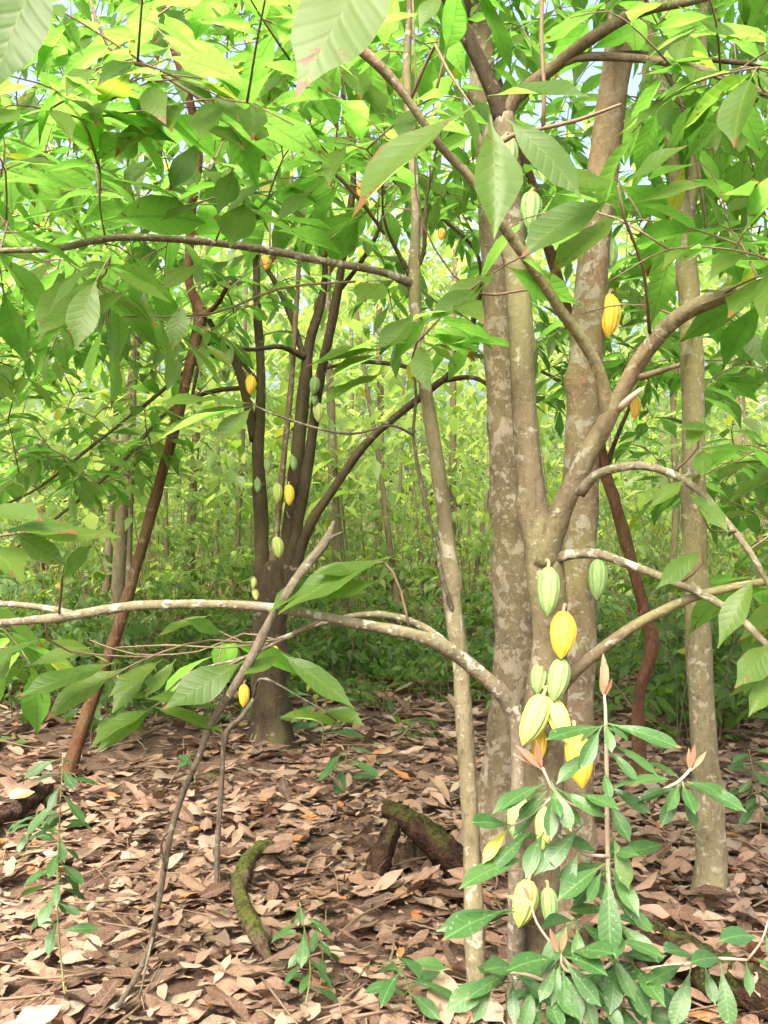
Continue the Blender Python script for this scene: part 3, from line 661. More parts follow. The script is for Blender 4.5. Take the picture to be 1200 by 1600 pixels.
    tips = sample_regions([(960, 1330, 230, 520, 2.7, 3.8, 16), (1080, 1360, 650, 1010, 2.7, 3.9, 13), (600, 1300, -260, 30, 2.8, 4.4, 26), (1020, 1300, 20, 260, 2.7, 3.8, 16), (40, 360, 985, 1090, 2.9, 3.5, 3), (-150, 60, 960, 1060, 2.7, 3.3, 2)])+over(-2.5, 2.5, 2.2, 4.2, 4.0, 5.2, 22)
    paths, Ms = crown(sk, tips)
    hp = [([(750, 258, 2.75, 8), (765, 235, 2.72, 9), (800, 212, 2.68, 9), (850, 200, 2.62, 8), (905, 187, 2.56, 7), (970, 163, 2.5, 5)]), ([(848, -60, 2.6, 7), (846, 60, 2.6, 7), (850, 130, 2.6, 7), (849, 198, 2.62, 7)]),
          ([(1015, 520, 3.1, 6), (1005, 420, 2.95, 5), (975, 340, 2.85, 5), (965, 290, 2.8, 4)]), ([(640, 160, 2.8, 6), (680, 70, 2.75, 6), (700, 110, 2.72, 5), (740, 170, 2.66, 4)]),
          ([(1050, 740, 3.05, 5), (1090, 700, 3.0, 4), (1095, 660, 2.98, 3)]), ([(1060, 912, 3.08, 5), (1098, 880, 3.02, 4), (1090, 830, 3.0, 3)]),
          ([(1150, 830, 2.96, 5), (1110, 830, 2.94, 4), (1090, 790, 2.92, 3)])]
    paths += [px_path(q) for q in hp]
    H = hero([(765, 180, 2.35, 790, 370, 2.22, 0.95), (790, 185, 2.42, 920, 285, 2.3, 0.75), (762, 150, 2.5, 915, 135, 2.3, 0.42), (742, 165, 2.5, 545, 305, 2.3, 0.30), (972, 292, 2.8, 1064, 212, 2.7, 0.6), (978, 325, 2.82, 1118, 265, 2.7, 0.5),
              (962, 312, 2.8, 806, 360, 2.66, 0.45), (968, 338, 2.82, 862, 408, 2.7, 0.4), (962, 284, 2.8, 876, 268, 2.6, 0.6), (690, -10, 2.5, 655, 28, 2.4, 0.6), (612, -120, 1.6, 482, 108, 1.42, 0.7), (90, -75, 1.25, -40, 95, 1.15, 0.7),
              (1100, 652, 2.98, 1072, 700, 2.9, 0.8), (1118, 668, 2.97, 1062, 672, 2.9, 0.75), (1098, 700, 2.96, 1098, 745, 2.86, 0.9), (1070, 748, 2.98, 1020, 795, 2.9, 0.7), (1085, 770, 2.96, 1140, 830, 2.86, 0.5), (1075, 770, 2.97, 1110, 800, 2.9, 0.6),
              (1094, 860, 3.0, 1030, 912, 2.9, 0.75), (1180, 900, 2.9, 1120, 1000, 2.8, 0.5), (1215, 1000, 2.9, 1150, 1075, 2.8, 0.7), (1215, 1050, 2.9, 1168, 1110, 2.8, 0.7),
              (1000, 100, 3.0, 1090, 30, 2.9, 0.5), (1060, 10, 2.9, 1160, 60, 2.8, 0.45),
              # leaves on the low limb
              (382, 1032, 3.0, 255, 1108, 2.86, 0.6), (440, 1022, 3.0, 382, 1058, 2.9, 0.85), (438, 1020, 2.99, 556, 1098, 2.9, 0.65), (352, 1110, 3.05, 240, 1075, 2.9, 0.2), (238, 1108, 3.05, 152, 1180, 2.95, 0.55), (236, 1104, 3.05, 355, 1130, 2.95, 0.25), (240, 1106, 3.05, 135, 1155, 2.9, 0.4),
              (350, 990, 3.0, 292, 972, 2.9, 0.85), (520, 900, 3.05, 415, 942, 2.9, 0.4), (610, 870, 3.0, 430, 930, 2.85, 0.42), (600, 905, 3.0, 500, 925, 2.9, 0.3), (590, 890, 3.0, 490, 885, 2.9, 0.3),
              (255, 1030, 3.05, 168, 1080, 2.95, 0.4), (180, 1035, 3.05, 30, 1078, 2.9, 0.35), (200, 1042, 3.1, 60, 1100, 3.0, 0.4), (150, 1010, 3.1, 40, 1030, 3.0, 0.3), (240, 1045, 3.1, 165, 1100, 3.0, 0.5), (275, 1030, 3.1, 230, 1085, 3.0, 0.6),
              (60, 1000, 3.0, -40, 1035, 2.9, 0.3), (330, 960, 3.0, 250, 995, 2.9, 0.35), (545, 1140, 3.1, 440, 1105, 3.0, 0.35), (500, 1110, 3.1, 565, 1128, 3.0, 0.4),
              # pale and lit leaves at the picture's edge
              (20, 830, 2.6, 98, 880, 2.5, 0.9), (98, 905, 2.6, 128, 850, 2.5, 0.9), (30, 835, 2.6, 190, 832, 2.4, 0.32), (0, 830, 2.6, 120, 800, 2.4, 0.3), (-30, 850, 2.6, 40, 880, 2.4, 0.35), (-40, 805, 2.6, 60, 800, 2.4, 0.3)])
    paths += [px_path([(-100, 860, 2.7, 6), (-30, 842, 2.65, 5), (40, 832, 2.6, 4)]), px_path([(92, 962, 2.86, 4), (96, 920, 2.7, 4), (98, 900, 2.6, 3)]), px_path([(640, 985, 3.03, 5), (625, 920, 3.02, 4), (600, 878, 3.0, 4), (560, 885, 3.0, 3)]),
              px_path([(380, 1028, 3.06, 4), (300, 1070, 3.06, 4), (236, 1106, 3.05, 3)]), px_path([(420, 1005, 3.03, 3), (350, 1012, 3.1, 3), (260, 1008, 3.15, 3), (180, 1012, 3.2, 2)]),
              px_path([(410, 1008, 3.03, 3), (330, 1000, 3.0, 3), (250, 1020, 3.02, 3), (170, 1060, 3.05, 2), (120, 1110, 3.1, 2)]), px_path([(430, 1000, 3.1, 3), (380, 990, 3.15, 3), (310, 1018, 3.2, 3), (210, 1022, 3.25, 2), (140, 1000, 3.3, 2)]), px_path([(440, 998, 3.03, 3), (380, 1004, 3.05, 3), (340, 985, 3.05, 2), (300, 975, 3.1, 2)]),
              px_path([(70, 962, 2.86, 4), (75, 1000, 2.9, 4), (110, 1018, 2.95, 4), (200, 1026, 3.0, 3), (250, 1025, 3.05, 3)]), px_path([(345, 1130, 3.1, 2), (350, 1190, 3.15, 2), (340, 1290, 3.2, 2)])]
    tw = thin_tubes('twigs', paths, M['twig'], r.location); link(tw, r); tw['kind'] = 'stuff'
    dress(r, np.concatenate([H, Ms]), force=np.concatenate([np.ones(len(H)), np.zeros(len(Ms))]))
tree_bearing()

def simple_tree(name, label, base, rows, mat, limbs=(), regs=(), pods=(), twig_paths=(), heroes=None, flare=None, sides=18, knots=8, bumpy=0.06, crown_kw={}, zmin=1.2, cat='tree', group=None, keep=300, above=()):
    r = thing(name, label, cat, base, group); S = [limb(r, 'trunk', rows, mat, sides, 0.035, bumpy, flare=flare, knots=knots)]
    for rw, mt in limbs: S.append(limb(r, 'branch', rw, mt, 12, 0.04, 0.08, knots=4))
    for p in pods: pod(r, *p)
    sk = np.vstack(S); sk = sk[sk[:, 2] > zmin]
    tips = sample_regions(regs)
    for a in above: tips += over(*a)  # unseen canopy added overhead for the shade it casts
    paths, Ms = crown(sk, tips, **crown_kw)
    paths += [px_path(q) for q in twig_paths]
    if paths: tw = thin_tubes('twigs', paths, M['twig'], r.location); link(tw, r); tw['kind'] = 'stuff'
    if heroes:
        H = hero(heroes); f = np.concatenate([np.ones(len(H)), np.zeros(len(Ms))]); dress(r, np.concatenate([H, Ms]), force=f, keep=keep)
    else: dress(r, Ms, keep=keep)
    return r

# tall mottled trunk
simple_tree('forest_tree', 'tall straight trunk mottled with pale lichen, flaring at a reddish rotten foot', base_at(768, 4.9),
    [(764, 1385, 4.9, 110), (768, 1320, 4.9, 84), (775, 1240, 4.9, 60), (791, 1130, 4.9, 56), (803, 1000, 4.9, 64), (799, 850, 4.9, 58), (788, 700, 4.9, 48), (780, 600, 4.9, 44), (774, 450, 4.9, 42), (766, 300, 4.9, 40), (756, 150, 4.9, 38), (746, 0, 4.9, 38), (735, -180, 4.9, 34), (722, -420, 4.9, 26)], M['bark_mottled'],
    limbs=[([(752, 60, 4.9, 20), (700, -60, 4.8, 14), (620, -200, 4.6, 9)], M['bark_dark']), ([(745, 0, 4.9, 20), (800, -90, 5.2, 14), (880, -220, 5.5, 9)], M['bark_dark'])],
    crown_kw=dict(L=(0.14, 0.26), spacing=0.055), regs=[(520, 960, -420, 120, 4.3, 6.6, 84), (440, 760, 60, 330, 4.6, 6.5, 36)], flare=(0.5, 0.75, 4, 0.6), knots=16, sides=26, above=[(-2.5, 2.5, 3.5, 7, 4.9, 6.6, 60)])
# spotted trunk beside the bearing tree
simple_tree('forest_tree', 'leaning reddish brown trunk with round lichen spots just behind the pod-bearing trunk', base_at(888, 4.0),
    [(884, 1530, 4.0, 84), (888, 1470, 4.0, 74), (893, 1380, 4.0, 62), (897, 1200, 4.0, 60), (901, 1000, 4.0, 60), (905, 850, 4.0, 57), (909, 700, 4.0, 54), (919, 500, 4.0, 51), (933, 350, 4.0, 49), (957, 150, 4.0, 47), (982, 0, 4.0, 48), (1012, -160, 4.0, 42), (1045, -380, 4.0, 32)], M['bark_spotted'],
    limbs=[([(985, -10, 4.0, 22), (1060, -90, 4.1, 16), (1160, -180, 4.3, 10)], M['bark_dark']), ([(1000, -90, 4.0, 20), (930, -200, 4.2, 14), (860, -300, 4.4, 9)], M['bark_dark'])],
    regs=[(850, 1380, -420, 60, 3.7, 6.2, 60), (1000, 1380, 40, 330, 4.0, 6.2, 34)],
    pods=[(952, 462, 528, 4.0, YELLOW, 'gnawed yellow pod on the far side of the spotted trunk', -2, 0), (934, 876, 938, 3.9, GREEN, 'glossy green pod hanging from the spotted trunk', -2, 0), (950, 372, 420, 4.05, GREEN, 'green pod half behind the spotted trunk', 3, 0)], knots=18, sides=24, flare=(0.35, 0.4, 4, 1.2), above=[(0, 5, 2, 7, 4.6, 6.6, 60)])
# trunk on the far side
simple_tree('forest_tree', 'grey-green trunk standing alone in the litter beyond the shrub, forked high up', base_at(1105, 4.3),
    [(1102, 1480, 4.3, 74), (1106, 1420, 4.3, 58), (1111, 1330, 4.3, 49), (1100, 1160, 4.3, 41), (1091, 1000, 4.3, 39), (1084, 800, 4.3, 37), (1083, 620, 4.3, 35), (1076, 450, 4.3, 33), (1068, 350, 4.3, 31), (1054, 270, 4.3, 21), (1040, 170, 4.3, 18), (1012, 40, 4.3, 15), (995, -100, 4.3, 12), (980, -260, 4.3, 8)], M['bark_pale'],
    limbs=[([(1070, 360, 4.3, 24), (1084, 280, 4.32, 19), (1095, 150, 4.36, 16), (1100, 20, 4.4, 13), (1112, -120, 4.45, 9)], M['bark_pale']), ([(1020, 80, 4.28, 9), (1060, 150, 4.1, 9), (1085, 230, 4.0, 8), (1095, 290, 3.95, 6), (1105, 360, 3.9, 4)], M['bark_dark'])],
    crown_kw=dict(L=(0.14, 0.26), spacing=0.055), regs=[(1100, 1420, -250, 860, 4.6, 6.8, 96), (960, 1220, -250, 420, 4.8, 7.6, 60), (1120, 1400, 480, 1010, 4.0, 5.8, 50), (940, 1060, 430, 800, 5.2, 6.6, 16)], knots=14, flare=(0.30, 0.55, 5, 0.5))
# slender pale trunk in front
simple_tree('forest_tree', 'slender pale spotted trunk rising from the bottom edge, one long bough sweeping off it', base_at(748, 3.4),
    [(752, 1660, 3.4, 38), (748, 1590, 3.4, 33), (743, 1480, 3.4, 31), (736, 1300, 3.42, 28), (727, 1150, 3.43, 27), (720, 1040, 3.44, 27), (708, 945, 3.45, 28), (694, 800, 3.46, 24), (680, 700, 3.47, 22), (662, 590, 3.48, 19), (652, 510, 3.48, 19), (647, 440, 3.48, 20), (650, 330, 3.48, 14), (643, 230, 3.47, 13), (636, 120, 3.46, 13), (640, 0, 3.45, 9), (642, -140, 3.45, 6)], M['bark_pale'],
    limbs=[([(646, 445, 3.48, 16), (600, 426, 3.42, 13), (500, 407, 3.34, 12), (380, 385, 3.26, 12), (250, 372, 3.18, 12), (165, 373, 3.12, 11), (90, 388, 3.06, 10), (0, 392, 3.0, 9), (-140, 400, 2.9, 6)], M['bark_limb']),
           ([(640, 430, 3.48, 8), (622, 395, 3.46, 7), (605, 360, 3.42, 5), (598, 330, 3.4, 4)], M['bark_dark']), ([(648, 420, 3.48, 8), (662, 395, 3.47, 7), (668, 300, 3.45, 5), (690, 200, 3.4, 4)], M['bark_dark']),
           ([(712, 968, 3.44, 10), (692, 905, 3.4, 7), (676, 830, 3.38, 6), (656, 745, 3.36, 6), (646, 680, 3.34, 5), (650, 620, 3.33, 5), (644, 560, 3.3, 3)], M['bark_stick']),
           ([(646, 680, 3.34, 4), (610, 665, 3.2, 4), (550, 678, 3.1, 4), (480, 665, 3.0, 4), (400, 635, 2.9, 3), (392, 622, 2.88, 3)], M['bark_limb'])],
    regs=[(-160, 700, -260, 60, 2.6, 4.4, 36), (-120, 420, 60, 330, 2.7, 4.4, 40), (330, 640, 60, 360, 2.9, 4.4, 22), (-120, 300, 400, 520, 2.7, 3.9, 9), (560, 720, 430, 560, 3.0, 3.7, 4)],
    heroes=[(400, 632, 2.9, 252, 612, 2.75, 0.32), (398, 634, 2.9, 236, 668, 2.75, 0.3), (395, 636, 2.9, 338, 690, 2.8, 0.6), (615, 545, 3.1, 485, 562, 2.95, 0.35), (620, 535, 3.1, 500, 545, 2.95, 0.22), (612, 552, 3.1, 512, 578, 2.95, 0.35), (600, 582, 3.1, 508, 632, 2.95, 0.4),
             (640, 505, 3.1, 690, 470, 2.95, 0.5), (760, 445, 3.1, 676, 500, 2.95, 0.6), (765, 425, 3.15, 690, 470, 3.0, 0.4), (650, 490, 3.2, 598, 545, 3.05, 0.7), (600, 440, 3.2, 560, 470, 3.0, 0.7), (790, 540, 3.1, 700, 525, 3.0, 0.3),
             (365, 262, 3.0, 345, 330, 2.9, 0.8), (312, 218, 3.0, 268, 290, 2.9, 0.6), (300, 190, 2.9, 378, 222, 2.8, 0.4), (280, 175, 2.9, 165, 215, 2.75, 0.3), (230, 135, 2.9, 120, 170, 2.75, 0.45), (55, 140, 2.9, 40, 225, 2.85, 0.7), (130, 90, 2.9, 95, 15, 2.8, 0.7), (105, 75, 2.9, 15, 65, 2.8, 0.4),
             (310, 300, 3.0, 245, 295, 2.9, 0.4), (320, 315, 3.0, 255, 335, 2.9, 0.4), (285, 470, 2.95, 272, 545, 2.9, 0.8), (150, 480, 2.95, 48, 500, 2.8, 0.5), (135, 495, 2.95, 120, 545, 2.9, 0.7), (210, 450, 2.95, 110, 495, 2.8, 0.4), (205, 415, 2.95, 125, 405, 2.8, 0.3), (320, 410, 3.0, 245, 445, 2.9, 0.45),
             (270, 120, 2.9, 190, 105, 2.8, 0.5), (480, 110, 3.0, 400, 130, 2.85, 0.5), (490, 295, 3.0, 430, 335, 2.9, 0.6), (370, 90, 2.95, 320, 55, 2.85, 0.7), (250, 20, 2.9, 180, -20, 2.8, 0.5)],
    twig_paths=[[(135, -20, 2.9, 5), (170, 75, 2.92, 6), (240, 110, 2.95, 6), (290, 140, 2.97, 6), (350, 175, 3.0, 7), (430, 205, 3.05, 7), (500, 250, 3.1, 7), (560, 310, 3.2, 7), (600, 365, 3.4, 5)], [(620, 300, 3.4, 3), (590, 350, 3.3, 3), (600, 240, 3.3, 3)],
                [(645, 0, 3.0, 3), (650, 150, 3.0, 3), (650, 300, 3.05, 3), (680, 390, 3.1, 3), (745, 458, 3.15, 4), (840, 450, 3.2, 4)], [(555, 440, 3.3, 4), (440, 450, 3.2, 4), (330, 490, 3.1, 4), (190, 495, 3.0, 3)]], knots=18, above=[(-4, 0.5, 2.6, 5.5, 4.0, 5.4, 36)])
# red leaning stems
simple_tree('forest_tree', 'thin red-brown trunk leaning away over the litter beside the many-stemmed tree', base_at(102, 6.4),
    [(92, 1262, 6.4, 34), (102, 1222, 6.4, 27), (135, 1120, 6.4, 21), (160, 1050, 6.4, 18), (185, 980, 6.4, 19), (215, 880, 6.4, 17), (245, 770, 6.4, 17), (270, 680, 6.4, 17), (290, 600, 6.4, 17), (306, 530, 6.4, 17), (313, 492, 6.4, 20), (299, 452, 6.4, 15), (295, 420, 6.4, 13), (300, 330, 6.4, 14), (310, 240, 6.4, 14), (297, 160, 6.4, 14), (280, 100, 6.4, 13), (263, 40, 6.4, 11), (245, -90, 6.4, 8)], M['bark_red'],
    limbs=[([(310, 495, 6.4, 12), (335, 480, 6.3, 8), (360, 440, 6.1, 6)], M['bark_red'])],
    crown_kw=dict(L=(0.14, 0.25), spacing=0.05), regs=[(-180, 440, -250, 330, 4.8, 7.2, 130), (-180, 260, 300, 620, 4.8, 7.0, 56)], knots=8, bumpy=0.10)
simple_tree('forest_tree', 'thin red-brown kinked trunk with a charred hollow foot behind the leafy shrub', base_at(1000, 6.1),
    [(1003, 1290, 6.1, 52), (1001, 1243, 6.1, 36), (997, 1150, 6.1, 19), (1000, 1080, 6.1, 18), (1019, 1010, 6.1, 21), (1008, 960, 6.1, 18), (990, 890, 6.1, 18), (965, 800, 6.1, 18), (945, 735, 6.1, 18), (925, 640, 6.1, 18), (905, 550, 6.1, 18), (890, 500, 6.1, 19), (870, 430, 6.1, 17), (855, 380, 6.1, 15), (836, 300, 6.1, 14), (805, 210, 6.1, 12), (775, 110, 6.1, 9)], M['bark_red'],
    limbs=[([(945, 735, 6.1, 9), (965, 680, 6.0, 7), (1000, 600, 5.9, 5)], M['bark_dark']), ([(925, 640, 6.1, 9), (880, 600, 6.2, 7), (846, 580, 6.3, 5)], M['bark_dark'])],
    crown_kw=dict(L=(0.13, 0.24), spacing=0.05), regs=[(840, 1120, 120, 700, 5.4, 7.4, 56), (780, 1080, -200, 300, 5.6, 8.4, 56)], pods=[(992, 622, 655, 5.9, ORANGE, 'orange pod hanging behind the arching limb', 0)], knots=8, bumpy=0.10)

# many-stemmed cacao tree further back
def tree_many():
    r = thing('cacao_tree', 'dark many-stemmed cacao tree further back, its stems spreading like a fan with small pods', 'tree', base_at(424, 7.2)); b = M['bark_dark']; d = 7.2
    def lb(rows, n='branch', m=b, dd=0.0): 
        k = len(rows); return limb(r, n, [(x, y, d+dd*i/max(1, k-1), w*0.88) for i, (x, y, w) in enumerate(rows)], m, 14, 0.06, 0.10, knots=4)
    S = [limb(r, 'trunk', [(424, 1210, d, 84), (422, 1170, d, 66), (420, 1100, d, 52), (419, 1000, d, 51), (424, 930, d, 50), (430, 880, d, 40)], b, 20, 0.05, 0.10, flare=(0.5, 0.75, 5, 0.3), knots=12),
         lb([(410, 930, 30), (408, 820, 25), (403, 700, 22), (408, 600, 16), (402, 480, 14), (400, 400, 12), (395, 250, 9), (388, 80, 6)]), lb([(397, 690, 17), (386, 625, 16), (370, 570, 16), (345, 532, 12), (322, 490, 8), (310, 440, 5)], dd=-0.3),
         lb([(424, 900, 17), (435, 800, 12), (445, 700, 11), (455, 600, 10), (463, 480, 9), (468, 400, 8), (480, 250, 6)], m=M['bark_spotted']), lb([(438, 910, 28), (455, 800, 25), (466, 700, 25), (476, 600, 21), (485, 530, 18), (500, 480, 15), (508, 420, 11), (500, 330, 8), (485, 220, 6)], m=M['bark_dark']),
         lb([(446, 920, 26), (468, 800, 21), (485, 700, 19), (498, 600, 18), (515, 520, 17), (530, 440, 15), (542, 360, 13), (552, 280, 12), (545, 200, 9), (528, 100, 7)], dd=-0.3), lb([(450, 930, 24), (480, 830, 17), (520, 765, 16), (570, 695, 14), (620, 650, 13), (670, 610, 13), (706, 580, 12), (730, 530, 10), (745, 480, 10), (752, 440, 8), (742, 390, 6), (690, 340, 5)], dd=-0.8),
         lb([(480, 560, 13), (440, 542, 9), (400, 546, 8), (360, 548, 8), (300, 572, 7), (240, 622, 7), (150, 692, 6), (60, 762, 5), (-20, 800, 4)], dd=-0.9), lb([(402, 605, 9), (330, 612, 8), (260, 645, 7), (190, 722, 7), (100, 800, 5), (20, 860, 4)], dd=-0.8), lb([(478, 570, 11), (456, 500, 10), (430, 442, 9), (405, 400, 8), (375, 340, 6), (350, 250, 5)], dd=0.3),
         lb([(690, 595, 9), (740, 590, 9), (775, 612, 8), (800, 640, 6)], dd=-0.2), lb([(670, 608, 8), (640, 575, 8), (560, 565, 7), (510, 575, 6)], dd=0.2), lb([(525, 460, 9), (570, 400, 8), (600, 330, 7), (590, 240, 5)], dd=-0.3), lb([(408, 600, 8), (350, 540, 8), (318, 545, 8), (300, 620, 6)], dd=-0.2)]
    for x, y0, y1, col, lab in [(492, 590, 617, DEEP, 'small dark green pod, uppermost of three in a column'), (490, 616, 633, DEEP, 'round dark green pod wedged between two others'), (496, 630, 660, LIME, 'yellowing pod, lowest of three in a column'), (456, 713, 735, DEEP, 'small dark pod on a back stem'), (433, 756, 786, LIME, 'lime pod beside a golden one'),
        (451, 758, 790, YELLOW, 'golden yellow pod on the front stem'), (432, 840, 872, LIME, 'pale green pod near the fork'), (397, 903, 920, LIME, 'small lime pod at the trunk top'), (397, 920, 938, PALE, 'small pale pod below the fork'), (430, 1010, 1034, YELLOW, 'yellow pod half hidden by a leaf'), (381, 1070, 1105, YELLOW, 'yellow pod hanging low beside the trunk'),
        (392, 588, 616, YELLOW, 'yellow pod under the broken limb'), (413, 400, 422, ORANGE, 'orange pod high among the leaves'), (563, 285, 312, ORANGE, 'orange pod at the top of the tallest stem'), (354, 575, 598, DEEP, 'dark pod on the bent limb'), (402, 748, 770, DEEP, 'dark green pod on the outer stem'), (690, 358, 375, ORANGE, 'orange pod on the long limb'), (418, 718, 740, DEEP, 'green pod on the outer stem')]:
        pod(r, x, y0, y1, 7.0, col, lab, random.uniform(-4, 4))
    sk = np.vstack(S); sk = sk[sk[:, 2] > 1.7]
    tips = sample_regions([(-120, 760, -160, 330, 6.0, 9.4, 205), (100, 600, 250, 470, 6.2, 9.0, 56), (-140, 320, 430, 780, 5.6, 8.4, 120), (100, 420, 380, 540, 6.0, 8.4, 26), (560, 800, 300, 560, 5.8, 7.6, 26), (760, 900, 200, 620, 6.2, 8.0, 18)])
    paths, Ms = crown(sk, tips, r0=0.008, L=(0.14, 0.26), spacing=0.05)
    tw = thin_tubes('twigs', paths, M['twig'], r.location); link(tw, r); tw['kind'] = 'stuff'
    dress(r, Ms)
tree_many()

# ------------------------------------------------------------------ leafy shrub in front of the bearing tree
def whorl(c, axis, n, L, droop=(0.2, 1.0), seed=None):
    axis = norm(np.asarray(axis, float)); ref = np.array([0.3, 0.9, 0.1]); u = norm(np.cross(axis, ref)); v = np.cross(axis, u); B, D, N, LL = [], [], [], []
    a0 = random.uniform(0, 6.28)
    for i in range(n):
        a = a0+i*2.399; rad = u*math.cos(a)+v*math.sin(a)
        dv = rad+axis*random.uniform(0.0, 0.7)+np.array([0, 0, -random.uniform(*droop)])
        B.append(np.asarray(c)-axis*0.012*i*0.5); D.append(dv); N.append(axis+rad*-0.2+np.array([0, -0.5, 0.5])+RNG.normal(0, 0.15, 3)); LL.append(L*random.uniform(0.7, 1.15))
    return B, D, N, LL

